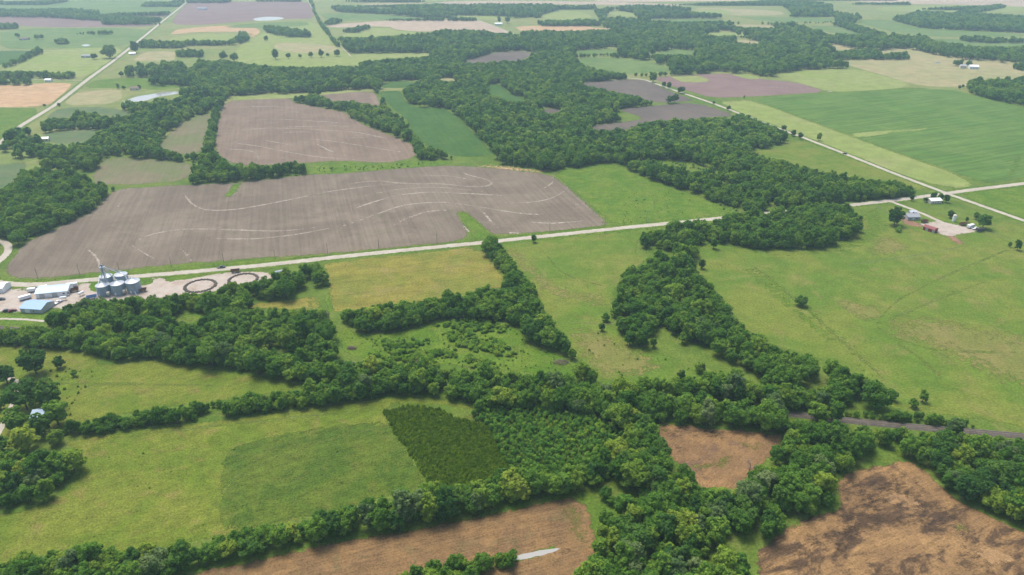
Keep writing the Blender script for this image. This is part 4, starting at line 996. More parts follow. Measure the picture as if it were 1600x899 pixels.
# ------------------------------------------------------------------ masses of plants, instanced on points
def proto_collection(name, crowns, mat, trunks=None):
    c = bpy.data.collections.new(name)
    for i, m in enumerate(crowns):
        bm = bmesh.new()
        bm.from_mesh(m)
        nfc = len(bm.faces)
        if trunks: bm.from_mesh(trunks[i % len(trunks)])
        bm.faces.ensure_lookup_table()
        for k, f in enumerate(bm.faces): f.material_index = 0 if k < nfc else 1
        me2 = bpy.data.meshes.new(name)
        bm.to_mesh(me2); bm.free()
        me2.materials.append(mat); me2.materials.append(M['bark'])
        o = bpy.data.objects.new(f'{name}_form', me2)
        c.objects.link(o)
    return c
def scatter(name, pts, coll, nvar, label, cat, seed=1, zvar=(0.85, 1.12)):
    rng = np.random.default_rng(seed)
    n = len(pts)
    m = bpy.data.meshes.new(name)
    m.from_pydata([(p[0], p[1], 0.0) for p in pts], [], [])
    s = np.array([p[2] for p in pts])
    sc3 = np.stack([s, s, s * rng.uniform(*zvar, n)], 1).astype(np.float32)
    a = m.attributes.new('size', 'FLOAT_VECTOR', 'POINT'); a.data.foreach_set('vector', sc3.ravel())
    a = m.attributes.new('turn', 'FLOAT', 'POINT'); a.data.foreach_set('value', rng.uniform(0, 6.28, n).astype(np.float32))
    a = m.attributes.new('form', 'INT', 'POINT'); a.data.foreach_set('value', rng.integers(0, nvar, n).astype(np.int32))
    o = link(name, m)
    ng = bpy.data.node_groups.new(name, 'GeometryNodeTree')
    ng.interface.new_socket('Geometry', in_out='INPUT', socket_type='NodeSocketGeometry')
    ng.interface.new_socket('Geometry', in_out='OUTPUT', socket_type='NodeSocketGeometry')
    gi, go = ng.nodes.new('NodeGroupInput'), ng.nodes.new('NodeGroupOutput')
    iop = ng.nodes.new('GeometryNodeInstanceOnPoints')
    ci = ng.nodes.new('GeometryNodeCollectionInfo')
    ci.inputs[0].default_value = coll; ci.inputs[1].default_value = True; ci.inputs[2].default_value = True
    def attr(nm, t):
        q = ng.nodes.new('GeometryNodeInputNamedAttribute'); q.data_type = t; q.inputs[0].default_value = nm
        return [x for x in q.outputs if x.enabled and x.name == 'Attribute'][0]
    cmb = ng.nodes.new('ShaderNodeCombineXYZ')
    ng.links.new(attr('turn', 'FLOAT'), cmb.inputs[2])
    e2r = ng.nodes.new('FunctionNodeEulerToRotation')
    ng.links.new(cmb.outputs[0], e2r.inputs[0])
    ng.links.new(gi.outputs[0], iop.inputs['Points']); ng.links.new(ci.outputs[0], iop.inputs['Instance'])
    iop.inputs['Pick Instance'].default_value = True
    ng.links.new(attr('form', 'INT'), iop.inputs['Instance Index'])
    ng.links.new(e2r.outputs[0], iop.inputs['Rotation']); ng.links.new(attr('size', 'FLOAT_VECTOR'), iop.inputs['Scale'])
    ng.links.new(iop.outputs[0], go.inputs[0])
    md = o.modifiers.new('plants', 'NODES'); md.node_group = ng
    tag(o, label, cat, kind='stuff')
    return o
FARCROWN = []
for i in range(6):
    rad = rg.uniform(3.2, 3.9); top = rg.uniform(8.4, 10.0)
    FARCROWN.append(leaf_cloud('crown', rg, tree_lobes(rg, rad, 1.0, top, 11), 420, 1.05))
pc_near = proto_collection('woodland_tree', CROWN, M['leaf'], TRUNK)
pc_far = proto_collection('far_tree', FARCROWN, M['leaf_wood'], TRUNK)
scatter('woods', rest_near, pc_near, 7, 'green woods and tree belts along the railway, hedges and grain yard', 'woods', 2)
scatter('far_woods', rest_far, pc_far, 6, 'far woods and hedges beyond the gravel crossroad, fading into haze', 'woods', 3)

# plantation
CED = [(599,641),(644,631),(684,636),(717,652),(761,662),(774,686),(800,732),(790,742),(734,760),(674,760),(644,709),(621,679)]
YNG = [(751,640),(767,629),(847,636),(901,642),(951,657),(976,686),(950,716),(884,732),(801,743),(774,686),(761,662),(740,655)]
P, s = place(CED, 1.22, 3.0, clear=False)
s = 0.62 + 0.35 * (s - 0.5)
pc_c = proto_collection('plantation_cedar', CEDAR, M['cedar'], CTRUNK)
scatter('cedar_plantation', [(x, y, q) for (x, y), q in zip(P, s)], pc_c, 4, 'dense dark olive cedar plantation at the edge of the pasture', 'plantation', 4, (0.5, 0.72))
print('cedars', len(P))
P, s = place(YNG, 1.75, 2.8, clear=False)
s = s * 0.7
print('young', len(P))
od = np.argsort(P[:, 1])
for i in od[:300]:
    v = rt_.randrange(4); q = s[i]
    fr = int(np.searchsorted(np.quantile(P[od[:300], 1], [.33, .67]), P[i][1])); sd = int(np.searchsorted(np.quantile(P[od[:300], 0], [.33, .67]), P[i][0]))
    lab = f"{'tall' if q > .78 else 'small' if q < .55 else 'middling'} young tree in the {('front', 'middle', 'rear')[fr]} of the plantation, {('beside the dark cedars', 'amid its centre', 'towards the brown paddock')[sd]}"
    plant('young_tree', YOUNGS[v], STEM[v], P[i][0], P[i][1], q, rt_.uniform(0.8, 1.15), lab, 'young tree', 'young trees in the plantation', tname='trunk')
if len(od) > 300:
    pc_y = proto_collection('plantation_young_tree', YOUNG, M['young'], STEM)
    scatter('young_trees', [(P[i][0], P[i][1], s[i]) for i in od[300:]], pc_y, 4, 'farther young trees of the plantation behind the dark cedars', 'plantation', 5)

# shrub rows of the overgrown paddock
SHR = [[(587,534),(634,526),(673,531),(667,540),(600,546)], [(574,552),(634,545),(714,546),(714,558),(640,566),(580,558)], [(690,521),(720,516),(780,531),(807,553),(794,559),(740,546),(700,531)],
       [(727,553),(760,561),(787,575),(770,582),(730,571)], [(682,508),(734,495),(790,508),(790,518),(740,521)]]
SHR_WORDS = ['the upper west thicket of the overgrown paddock', 'the lower west thicket of the overgrown paddock', 'the long slanting thicket across the overgrown paddock', 'the low thicket beside the brush heap', 'the top thicket under the hay field hedge']
for a in SHR:
    P, s = place(a, 2.4, 1.6, clear=False)
    rowname = SHR_WORDS[SHR.index(a)]
    for (x, y), q in zip(P, s):
        if rt_.random() < 0.2: continue
        v = rt_.randrange(4)
        plant('bush', BUSHES[rt_.choice(['shrub', 'leaf', 'shrub'])][v], STEM[v], x, y, q * 1.2, rt_.uniform(0.6, 0.95), f"{'large' if q > 1.05 else 'small' if q < 0.8 else 'middling'} green bush in {rowname}", 'bush', 'bushes of the overgrown paddock', 'foliage', 'stem')

# scattered weeds and small shrubs in the pastures
wp = []
def weeds(poly, n, s0, s1):
    g = GP(poly); lo, hi = g.min(0), g.max(0); c = 0
    while c < n:
        P = RNG.uniform(lo, hi, (n * 3, 2)); P = P[inside(P, g)]
        for x, y in P[:n - c]: wp.append((x, y, RNG.uniform(s0, s1)))
        c += len(P[:n - c])
weeds([(960,300),(1062,300),(1100,315),(1060,342),(970,350)], 70, 0.2, 0.42)
weeds([(1100,400),(1500,420),(1560,600),(1400,630),(1180,500)], 36, 0.12, 0.3)
weeds([(150,690),(600,650),(650,750),(300,840),(60,850)], 26, 0.14, 0.34)
weeds([(900,510),(1050,560),(1120,595),(940,598)], 26, 0.2, 0.5)
weeds([(850,400),(950,380),(960,440),(870,470)], 10, 0.15, 0.3)
weeds([(540,528),(800,515),(900,580),(620,572)], 150, 0.18, 0.5)
weeds([(1200,608),(1370,605),(1340,640),(1240,636)], 40, 0.3, 0.9)
weeds([(60,570),(150,580),(110,650),(50,610)], 40, 0.2, 0.6)
weeds([(1010,250),(1130,260),(1140,270),(1050,262)], 40, 0.3, 0.9)
weeds([(480,262),(640,256),(700,252),(640,262),(500,271)], 60, 0.3, 0.7)
weeds([(1120,300),(1190,312),(1190,330),(1100,330)], 40, 0.5, 1.1)
pc_w = proto_collection('weed', BUSH, M['shrub'], STEM)
scatter('weeds', wp, pc_w, 4, 'small dark weeds and seedlings dotted over the pastures', 'weeds', 6)

# ------------------------------------------------------------------ trees that stand alone
LONE = [  # base pixel, crown width in px, tone, label
 (1251,478,16,'leaf_dark','lone dark tree standing in the middle of the wide open pasture'),
 (1115,389,16,'leaf','small round tree just below the wood by the gravel road'),
 (1096,420,12,'leaf_dark','very small tree in the pasture beside the diagonal wood'),
 (834,379,12,'leaf_dark','small tree beside the gravel road above the creek pasture'),
 (946,502,15,'leaf','thin tree beside the pale track crossing the creek pasture'),
 (940,517,11,'leaf','low tree just below the pale track in the creek pasture'),
 (984,540,24,'leaf','bushy round tree at the edge of the diagonal wood by the creek'),
 (1064,592,15,'leaf_dark','small tree above the railway belt in the creek pasture'),
 (57,584,38,'leaf_dark','big dark round tree at the head of the driveway'),
 (95,575,17,'leaf_dark','smaller dark tree next to the big round driveway tree'),
 (117,588,9,'leaf','little bush-like tree near the two dark driveway trees'),
 (12,600,32,'leaf_dark','dark tree on the inner side of the driveway bend'),
 (43,640,42,'leaf_dark','broad dark tree behind the blue-roofed house'),
 (82,640,40,'leaf_dark','tall dark tree at the back of the blue-roofed house'),
 (92,664,38,'leaf','mid-green tree on the pasture side of the blue-roofed house'),
 (30,672,36,'leaf','mid-green tree between driveway and blue-roofed house'),
 (68,682,32,'leaf_dark','dark tree in front of the blue-roofed house'),
 (44,706,46,'leaf_light','large yellow-green tree below the blue-roofed house'),
 (90,694,27,'leaf_light','small bright tree at the pasture corner by the house'),
 (6,706,30,'leaf','grey-green tree beside the lower driveway'),
 (2,640,18,'leaf_dark','dark tree across the driveway from the house'),
 (1306,628,26,'leaf','tree at the tip of the diagonal wood above the railway'),
 (1366,638,36,'leaf','broad tree left of the pale gully above the railway'),
 (1394,626,17,'leaf_dark','dark tree right of the pale gully above the railway'),
 (1441,628,18,'leaf','tree in the pasture corner above the railway'),
 (1426,637,16,'leaf','lower of two trees in the pasture corner above the railway'),
 (1093,582,20,'leaf_light','pale upright tree in the clearing below the diagonal wood'),
 (1397,352,22,'leaf_dark','big dark tree west of the farmhouse'),
 (1343,345,9,'leaf_dark','small tree at the corner of the roadside wood'),
 (1341,363,15,'leaf','tree beside the roadside wood in the farm pasture'),
 (1403,362,11,'shrub','pale scraggly tree below the farmhouse'),
 (1485,341,11,'leaf_dark','small dark tree beside the white farm silo'),
 (1510,347,7,'leaf_dark','tiny dark tree between silo and parked vehicles'),
 (1525,343,10,'leaf_dark','dark tree behind the big farmyard tree'),
 (1535,357,21,'leaf','big round tree at the east end of the farmyard'),
 (1457,314,12,'leaf_dark','dark tree west of the small house by the crossroads'),
 (1468,315,12,'leaf_dark','dark tree behind the small house by the crossroads'),
 (1478,317,12,'leaf_dark','dark tree east of the small house by the crossroads'),
 (1424,314,7,'leaf_dark','tiny round bush-like tree beside the road near the farm drive'),
 (1445,316,6,'leaf_dark','tiny tree left of the small house by the crossroads'),
 (1589,391,12,'leaf_dark','dark thicket tree out in the farm pasture'),
 (1577,386,6,'leaf_dark','tiny dark tree beside the pasture thicket'),
 (1224,205,8,'leaf_dark','first roadside tree at the corner of the central wood'),
 (1239,213,10,'leaf_dark','second roadside tree past the central wood'),
 (1250,217,8,'leaf_dark','third roadside tree past the central wood'),
 (1279,220,9,'leaf','lone round tree between road and soybean field'),
 (1138,173,6,'leaf_dark','small roadside tree beside the dark tilled field'),
 (1115,163,5,'leaf_dark','tiny roadside tree above the dark tilled field'),
 (1020,129,12,'leaf_dark','roadside tree at the top of the purple field'),
 (1037,136,8,'leaf_dark','first of two twin trees beside the purple field road'),
 (1045,139,8,'leaf_dark','second of two twin trees beside the purple field road'),
 (1064,146,10,'leaf_dark','wide roadside tree opposite the purple field'),
 (1045,162,12,'leaf_dark','west tree of the clump between the two dark fields'),
 (1054,161,11,'leaf_dark','east tree of the clump between the two dark fields'),
 (431,93,11,'leaf_dark','westmost tree of the row in the pale far pasture'),
 (451,92,8,'leaf_dark','second tree of the row in the pale far pasture'),
 (469,91,5,'leaf_dark','smallest tree of the row in the pale far pasture'),
 (486,90,7,'leaf_dark','fourth tree of the row in the pale far pasture'),
 (502,90,11,'leaf_dark','widest tree of the row in the pale far pasture'),
 (512,89,5,'leaf_dark','slim tree near the end of the far pasture row'),
 (527,88,11,'leaf_dark','eastmost tree of the row in the pale far pasture'),
 (350,94,10,'leaf_dark','tree at the edge of the far wood above the ploughed field'),
 (367,97,10,'leaf_dark','eastern tree above the far wood beside the pale pasture'),
 (416,64,8,'leaf_dark','small far tree beside the tan stubble corner'),
 (70,167,4,'leaf_dark','tiny tree west of the long gravel road'),
 (93,167,5,'leaf_dark','tiny tree east of the long gravel road'),
 (148,93,8,'leaf_dark','far tree left of the grove by the long road'),
 (172,91,18,'leaf_dark','far grove tree beside the long gravel road'),
 (212,83,14,'leaf_dark','far tree beside the white roadside barn'),
]
for px, py, w, tone, lab in LONE:
    x, y = G(px, py)
    v = rt_.randrange(7)
    s = w / pixpm(x, y) / 7.0
    cr = CROWNS[tone][v] if tone in CROWNS else BUSHES['shrub'][0]
    if tone == 'shrub': s *= 2.5
    plant('lone_tree', cr, TRUNK[v] if tone != 'shrub' else STEM[0], x, y, s, rt_.uniform(0.8, 0.95), lab, 'tree')
for px, py, w, lab in [(770,583,26,'grey heap of dead brush at the bottom of the overgrown paddock'), (876,567,25,'grey heap of dead brush beside the hay field hedge'),
                       (660,565,22,'grey heap of dead brush among the paddock bushes'), (549,545,14,'small grey brush heap at the west side of the paddock')]:
    x, y = G(px, py)
    r = w / pixpm(x, y) / 2
    b = MB()
    for _ in range(260):
        t, q = random.uniform(0, 6.28), math.sqrt(random.random())
        c = Vector((r * q * math.cos(t), r * 0.6 * q * math.sin(t), 1.5 * (1 - q * q) * random.uniform(0.1, 1.0)))
        d = Vector((random.uniform(-1, 1), random.uniform(-1, 1), random.uniform(-0.3, 0.6))).normalized() * random.uniform(0.4, 1.1)
        b.tube(c - d, c + d, 0.05, 0.03, 3, False)
    o = b.build('brush_pile', M['twig']); o.location = (x, y, 0.1)
    tag(o, lab, 'brush pile')

for k, (px, py, lab) in enumerate([(752,795,'bare grey tree in the hedgerow below the dark cedars'), (1265,775,'bare grey tree leaning out of the creek wood by the patchy field'), (1075,775,'bare grey tree at the corner of the brown paddock'), (1140,800,'bare grey tree inside the creek wood'), (1170,745,'bare grey tree beside the brown paddock'), (515,505,'bare grey tree beside the grass lane of the grain yard wood'), (1110,520,'bare grey tree inside the diagonal wood'), (1015,770,'bare grey tree at the green verge corner')]):
    x, y = G(px, py)
    rg2 = np.random.default_rng(40 + k)
    b = MB()
    top = Vector((rg2.uniform(-.5, .5), rg2.uniform(-.5, .5), 7.5))
    r_ = empty('bare_tree', (x, y, 0)); tag(r_, lab, 'tree')
    b.tube((0, 0, -.1), top * .5, .24, .17, 7, False); b.tube(top * .5, top, .17, .05, 6)
    b.build('trunk', M['twig'], r_)
    for i in range(9):
        z = rg2.uniform(.3, .9); a = top * z; t = rg2.uniform(0, 6.28)
        e = a + Vector((math.cos(t) * 2.4, math.sin(t) * 2.4, 1.9)) * rg2.uniform(.7, 1.2)
        q = MB().tube(a, e, .10, .04, 5)
        for _ in range(5):
            p0 = a + (e - a) * rg2.uniform(.3, 1.0)
            q.tube(p0, p0 + Vector((rg2.uniform(-1, 1), rg2.uniform(-1, 1), rg2.uniform(.2, 1.1))), .045, .02, 3)
        q.build('limb', M['twig'], r_)
# ------------------------------------------------------------------ buildings
def building(name, label, A, B, depth, wh, rh, wall, roof, doors=(), wins=(), over=0.4, cat='building', group=None, chimney=False):
    """A, B: base corners of the camera-side long wall (survey pixels); gable roof along AB. doors (u0,u1,h), wins (u,w,h,z) along AB in metres"""
    a, b = Vector(G(*A)), Vector(G(*B))
    d = b - a; Lw = d.length
    root = empty(name, (a.x, a.y, 0.05), math.atan2(d.y, d.x))
    tag(root, label, cat, group)
    mb = MB()
    hy = depth / 2
    mb.prism([(0, -0.1), (Lw, -0.1), (Lw, wh), (0, wh)], 0, 0.2)
    mb.prism([(0, -0.1), (Lw, -0.1), (Lw, wh), (0, wh)], depth - 0.2, depth)
    for x0, x1 in ((0.003, 0.2), (Lw - 0.2, Lw - 0.003)):
        v = [(x, y, z) for x in (x0, x1) for y, z in ((0.2, -0.1), (depth - 0.2, -0.1), (depth - 0.2, wh), (hy, wh + rh - 0.05), (0.2, wh))]
        mb.add(v, [(0,1,2,3,4),(9,8,7,6,5),(0,5,6,1),(1,6,7,2),(2,7,8,3),(3,8,9,4),(4,9,5,0)])
    mb.build('wall', wall, root)
    rb = MB()
    sl = rh / hy
    for s in (0, 1):
        y0, y1 = (-over, hy) if s == 0 else (depth + over, hy)
        z0 = wh - over * sl + 0.04; z1 = wh + rh + 0.04
        v = [(x, y, z + t) for t in (0, 0.14) for x in (-over, Lw + over) for y, z in ((y0, z0), (y1, z1))]
        rb.add(v, [(0,1,3,2),(4,6,7,5),(0,2,6,4),(1,5,7,3),(0,4,5,1),(2,3,7,6)])
    ro = rb.build('roof', roof, root)
    n = max(2, int(Lw / 2.4))
    seam = MB()
    for i in range(1, n):
        x = Lw * i / n
        v = [(x + q, y, z) for q in (-0.05, 0.05) for y, z in ((-over, wh - over * sl + 0.19), (hy, wh + rh + 0.19), (hy, wh + rh + 0.25), (-over, wh - over * sl + 0.25))]
        seam.add(v, [(0,1,2,3),(7,6,5,4),(0,3,7,4),(3,2,6,7)])
    if Lw > 14: seam.build('roof_ribs', roof, ro)
    if chimney: MB().box(Lw * .6, Lw * .6 + .7, hy + .3, hy + 1.0, wh + rh * .5, wh + rh + .9).build('chimney', M['rust'], ro)
    for u0, u1, h in doors: MB().box(u0, u1, -0.05, 0.03, 0, h).build('door', M['grey_wall'] if wall is not M['grey_wall'] else M['white'], root)
    for u, w, h, z in wins:
        f = MB().box(u, u + w, -0.06, 0.03, z, z + h).build('window', M['white'] if wall is not M['white'] else M['grey_roof'], root)
        MB().box(u + .08, u + w - .08, -0.09, -0.055, z + .08, z + h - .08).build('pane', M['glass'], f)
    return root
building('long_shed', 'long white shed with pale blue roof in the grain yard', (57,467), (107,462), 11, 3.2, 1.5, M['white'], M['blue_roof'], doors=((2, 5, 2.6), (9, 12, 2.6)), wins=((15, 1.2, .9, 1.2), (17.5, 1.2, .9, 1.2)))
building('blue_shed', 'grey walled shed with blue gable roof below the grain yard', (33,488.5), (66,490.5), 11, 2.8, 1.8, M['grey_wall'], M['blue_roof2'], doors=((3, 6, 2.4),), wins=((8, 1.2, .9, 1.1),))
building('machine_shed', 'white shed cut off by the picture edge at the grain yard', (-25,459), (6,458), 9, 3.2, 1.4, M['white'], M['white'], doors=((6, 9, 2.6),))
building('farmhouse', 'low grey farmhouse beside the gravel farmyard', (1418,344.5), (1437,344), 7.5, 2.6, 1.6, M['grey_wall'], M['grey_roof'], doors=((4, 5, 2.0),), wins=((1.2, 1.5, 1, .9), (6.5, 1.5, 1, .9)), chimney=True)
building('garage', 'small cream outbuilding behind the grey farmhouse', (1422,336.5), (1432,336), 4.5, 2.2, 0.9, M['cream'], M['steel_roof'], doors=((1, 3, 1.9),))
building('red_barn', 'long red barn at the edge of the gravel farmyard', (1441.5,359), (1458.5,364.5), 5.5, 2.5, 1.0, M['red'], M['red_roof'], doors=((2, 4, 2.4), (7, 9, 2.4)))
building('roadside_house', 'small pale house among dark trees by the crossroads', (1454,319), (1471,318), 7, 2.5, 1.3, M['cream'], M['white'], doors=((4, 5, 2),), wins=((1.2, 1.3, 1, .9), (6, 1.3, 1, .9)))
building('blue_roofed_house', 'house with pale blue metal roof half hidden by driveway trees', (50,661), (78,660), 7, 2.8, 1.8, M['white'], M['blue_roof'], doors=((2.5, 3.5, 2.1),), wins=((.6, 1.2, 1, 1), (5, 1.2, 1, 1)))
building('garden_shed', 'brown roofed shed behind the blue-roofed house', (64,632), (76,629), 4, 2.2, 1.0, M['white'], M['brown_roof'], doors=((1, 2, 1.8),))
for (A, B, dp, wh, rh, wl, rf, lab) in [
    ((60,222),(76,221),7,2.8,1.4,'cream','white','white roofed shed beside the dark crop by the long road'),
    ((27,221),(38,220),7,2.8,1.4,'white','grey_roof','white house hidden among trees at the near end of the long road'),
    ((203,141.5),(216,141),8,2.8,1.8,'cream','brown_roof','brown roofed house in the grassland above the pond'),
    ((202,86.5),(212,86),8,3,1.6,'white','steel_roof','white barn beside the long gravel road'),
    ((70,128.5),(79,128.5),8,3,1.6,'white','white','white house at the edge of the orange stubble field'),
    ((127,90.5),(141,90.5),10,3.4,1.5,'grey_wall','grey_roof','grey farm building in the pasture west of the long road'),
    ((30,63),(43,63),10,3.4,1.5,'grey_wall','brown_roof','brown farm building far off in the western pasture'),
    ((670,131),(679,130.5),9,2.8,1.8,'cream','red_roof','reddish roofed house in a clearing of the central wood'),
    ((773,40),(785,40),12,4,2,'white','steel_roof','white farm building beside the far pale stubble field'),
    ((1364,87),(1374,87),12,4,2,'white','grey_roof','white farm building in the hedge of the tan grassland'),
    ((1515,108),(1529,108.5),12,4,2,'white','white','long white farm building in the tan eastern grassland'),
    ((1500,107),(1509,107.5),10,4,2,'cream','grey_roof','pale house beside trees in the tan eastern grassland'),
    ((236,10),(252,10),14,4,2,'cream','pink','cream farm building far off near the top of the long road'),
    ((262,10),(276,10),14,4,2,'white','steel_roof','white farm building far off close to the long road'),
    ((1238,25.5),(1251,25.5),14,4,2,'white','white','white farm building far off beyond the eastern woods'),
    ((308,15.5),(322,15.5),12,4,2,'white','grey_roof','white house far off on the purple field edge'),
]:
    a, b = Vector(G(*A)), Vector(G(*B)); Lw = (b - a).length
    building('farm_building', lab, A, B, dp, wh, rh, M[wl], M['red_roof'] if rf == 'pink' else M[rf], doors=((Lw * .4, Lw * .4 + 1.6, 2.2),), wins=((Lw * .12, 1.4, 1, 1), (Lw * .75, 1.4, 1, 1)))
for px, py, w, lab in [(1500,104,9,'dark tree west of the pale house in the eastern grassland'), (1513,105,8,'dark tree between the two buildings of the eastern grassland'), (1493,103,8,'outermost dark tree by the pale house in the eastern grassland'),
                       (28,59,6,'far dark tree beside the brown western farm building'), (58,62,6,'first of two far trees in the western pasture'), (66,62,6,'second of two far trees in the western pasture'), (185,139,6,'small tree left of the brown roofed house'), (194,140,5,'tiny tree beside the brown roofed house'), (218,139,6,'dark tree right of the brown roofed house'),
                       (666,131,9,'dark tree beside the reddish roofed clearing house'), (780,36,8,'far dark tree behind the white stubble farm'), (793,37,8,'far dark tree east of the white stubble farm')]:
    x, y = G(px, py); v = rt_.randrange(7)
    plant('lone_tree', CROWNS['leaf_dark'][v], TRUNK[v], x, y, w / pixpm(x, y) / 7.0, 0.9, lab, 'tree')

# ------------------------------------------------------------------ grain elevator
def bin_(px, py, rad, h, lab):
    x, y = G(px, py)
    root = empty('grain_bin', (x, y + rad, 0.05), random.uniform(-.4, .4))
    tag(root, lab, 'grain bin', 'grain bins at the elevator')
    prof = []
    n = int(h / 0.55)
    for i in range(n + 1):
        z = h * i / n
        prof += [(rad, z)] + ([(rad + 0.05, z + h / n * 0.5)] if i < n else [])
    MB().lathe(prof, 36).build('wall', M['steel'], root)
    ro = MB().lathe([(rad + 0.18, h - 0.08), (rad + 0.18, h + 0.04), (0.55, h + rad * 0.48), (0.55, h + rad * 0.48 + 0.35), (0.02, h + rad * 0.48 + 0.45)], 36).build('roof', M['steel_roof'], root)
    rb = MB()
    for i in range(18):
        t = 2 * math.pi * i / 18
        rb.tube((math.cos(t) * (rad + .1), math.sin(t) * (rad + .1), h + 0.08), (math.cos(t) * .6, math.sin(t) * .6, h + rad * 0.48 + 0.02), 0.05, 0.05, 4)
    rb.build('roof_ribs', M['steel'], ro)
    lt = -1.2
    c, s_ = math.cos(lt), math.sin(lt)
    lb = MB()
    for q in (-0.22, 0.22):
        lb.tube((c * (rad + .2) - s_ * q, s_ * (rad + .2) + c * q, 0), (c * (rad + .2) - s_ * q, s_ * (rad + .2) + c * q, h + .3), 0.035, 0.035, 4)
    for i in range(int(h / 0.45)):
        z = 0.3 + i * 0.45
        lb.tube((c * (rad + .2) + s_ * .22, s_ * (rad + .2) - c * .22, z), (c * (rad + .2) - s_ * .22, s_ * (rad + .2) + c * .22, z), 0.025, 0.025, 3)
    lb.build('ladder', M['steel_roof'], root)
    t = -1.75
    dm = MB().box(-0.5, 0.5, -0.06, 0.06, 0.5, 2.2).build('door', M['white'], root)
    dm.location = (math.cos(t) * (rad + .06), math.sin(t) * (rad + .06), 0); dm.rotation_euler = (0, 0, t + math.pi / 2)
    return Vector((x, y + rad, h + rad * 0.48 + 0.5))
tops = [bin_(159,464.5,3.9,6.6,'west front grain bin, closest to the long white shed'),
        bin_(182,463,4.0,7.0,'middle front grain bin of the elevator'),
        bin_(206,460,4.2,7.2,'east front grain bin, beside the grass island'),
        bin_(164.5,450.5,3.8,6.8,'west rear grain bin under the spouts'),
        bin_(188,448,3.8,7.0,'east rear grain bin, closest to the road')]
lx, ly = G(170.5, 458)
lg = empty('elevator_leg', (lx, ly, 0.05))
tag(lg, 'tall slender grain elevator leg with spouts fanning down to the bins', 'elevator')
LH = 19.0
b = MB()
for sx in (-.8, .8):
    for sy in (-.8, .8): b.tube((sx, sy, 0), (sx * .75, sy * .75, LH - 1), 0.16, 0.14, 4)
for k in range(7):
    z0, z1 = k * 2.5, (k + 1) * 2.5
    q = .8 - .2 * z0 / LH; p = .8 - .2 * z1 / LH
    for (sx, sy), (tx, ty) in (((-1, -1), (1, -1)), ((1, -1), (1, 1)), ((1, 1), (-1, 1)), ((-1, 1), (-1, -1))):
        b.tube((sx * q, sy * q, z0), (tx * p, ty * p, z1), 0.05, 0.05, 3); b.tube((sx * p, sy * p, z1), (tx * p, ty * p, z1), 0.05, 0.05, 3)
b.build('tower_frame', M['steel_roof'], lg)
MB().box(-.32, -.02, -.2, .2, 0, LH - .5).box(.06, .36, -.2, .2, 0, LH - .5).build('bucket_casing', M['steel'], lg)
MB().prism([(-.6, LH - .5), (.6, LH - .5), (.6, LH + .3), (.25, LH + .8), (-.25, LH + .8), (-.6, LH + .3)], -.4, .4).build('head_house', M['grey_roof'], lg)
MB().box(-1.3, 1.3, -1.2, 1.2, LH - 1.3, LH - 1.15).build('platform', M['steel'], lg)
for t in tops:
    q = t - Vector((lx, ly, 0.05))
    MB().tube((0, 0, LH - .7), q, 0.22, 0.22, 6).build('spout', M['steel_roof'], lg)
for pa, pb, lab in ((170.5, 464, 'small round hopper between the two western front bins'), (195, 461, 'small round hopper between the two eastern front bins')):
    x, y = G(pa, pb)
    hp = empty('hopper', (x, y, 0.05)); tag(hp, lab, 'hopper')
    MB().lathe([(.25, .9), (1.0, 1.9), (1.0, 3.2), (.1, 3.7)], 16).build('hopper_body', M['cream'], hp)
    for i in range(4):
        a = math.pi / 4 + i * math.pi / 2
        MB().tube((math.cos(a) * .95, math.sin(a) * .95, 0), (math.cos(a) * .95, math.sin(a) * .95, 2.2), .07, .07, 5).build('leg', M['steel'], hp)
x, y = G(1490, 346)
sl = empty('farm_silo', (x, y, .05)); tag(sl, 'small white farm silo with domed cap in the farmyard', 'silo')
MB().lathe([(1.3, 0), (1.3, 4.6)], 20).build('silo_wall', M['white'], sl)
MB().lathe([(1.4, 4.55), (1.3, 5.0), (.8, 5.5), (.02, 5.7)], 20).build('silo_cap', M['cream'], sl)
for (px, py, rx, lab) in ((313,447,9.2,'dark rimmed round pen nearer the grain bins'), (380,437,8.8,'dark rimmed round pen at the far end of the grain yard')):
    x, y = G(px, py)
    pen = empty('round_pen', (x, y, 0.0)); tag(pen, lab, 'pen', 'round pens in the grain yard')
    n = 64; v, f = [], []
    for k, (dr, z) in enumerate(((1.1, .03), (.5, .75), (-.4, .8), (-1.0, .06))):
        for i in range(n):
            t = 2 * math.pi * i / n
            r = rx + dr * (1 + .25 * math.sin(i * 2.3)) + .25 * math.sin(i * 1.7 + 1)
            v.append((r * math.cos(t), r * 1.0 * math.sin(t), z * (1 if k in (0, 3) else .8 + .3 * math.sin(i * 3.1))))
    for k in range(3):
        for i in range(n): f.append((k * n + i, k * n + (i + 1) % n, (k + 1) * n + (i + 1) % n, (k + 1) * n + i))
    MB().add(v, f).build('bank', M['bank'], pen)

for pa, pb, lab in (((150,468), (161,452), 'long slanting grain auger west of the bins'), ((214,463), (200,450), 'long slanting grain auger east of the bins')):
    a, b2 = Vector((*G(*pa), .5)), Vector((*G(*pb), 9.0))
    au = empty('grain_auger', (a.x, a.y, 0.05)); tag(au, lab, 'auger')
    d = b2 - a
    MB().tube((0, 0, .5), (d.x, d.y, 9.0), .16, .16, 8).build('tube', M['steel_roof'], au)
    for s_ in (-1, 1):
        n_ = Vector((-d.y, d.x, 0)).normalized() * 1.1 * s_; c_ = Vector((d.x, d.y, 0)) * .42
        MB().tube(c_ + n_ + Vector((0, 0, .4)), Vector((d.x, d.y, 0)) * .62 + Vector((0, 0, 5.6)), .07, .07, 5).build('support', M['rust'], au)
        MB().tube(c_ + n_ * .92 + Vector((0, 0, .4)), c_ + n_ * 1.08 + Vector((0, 0, .4)), .4, .4, 12).build('wheel', M['tyre'], au)
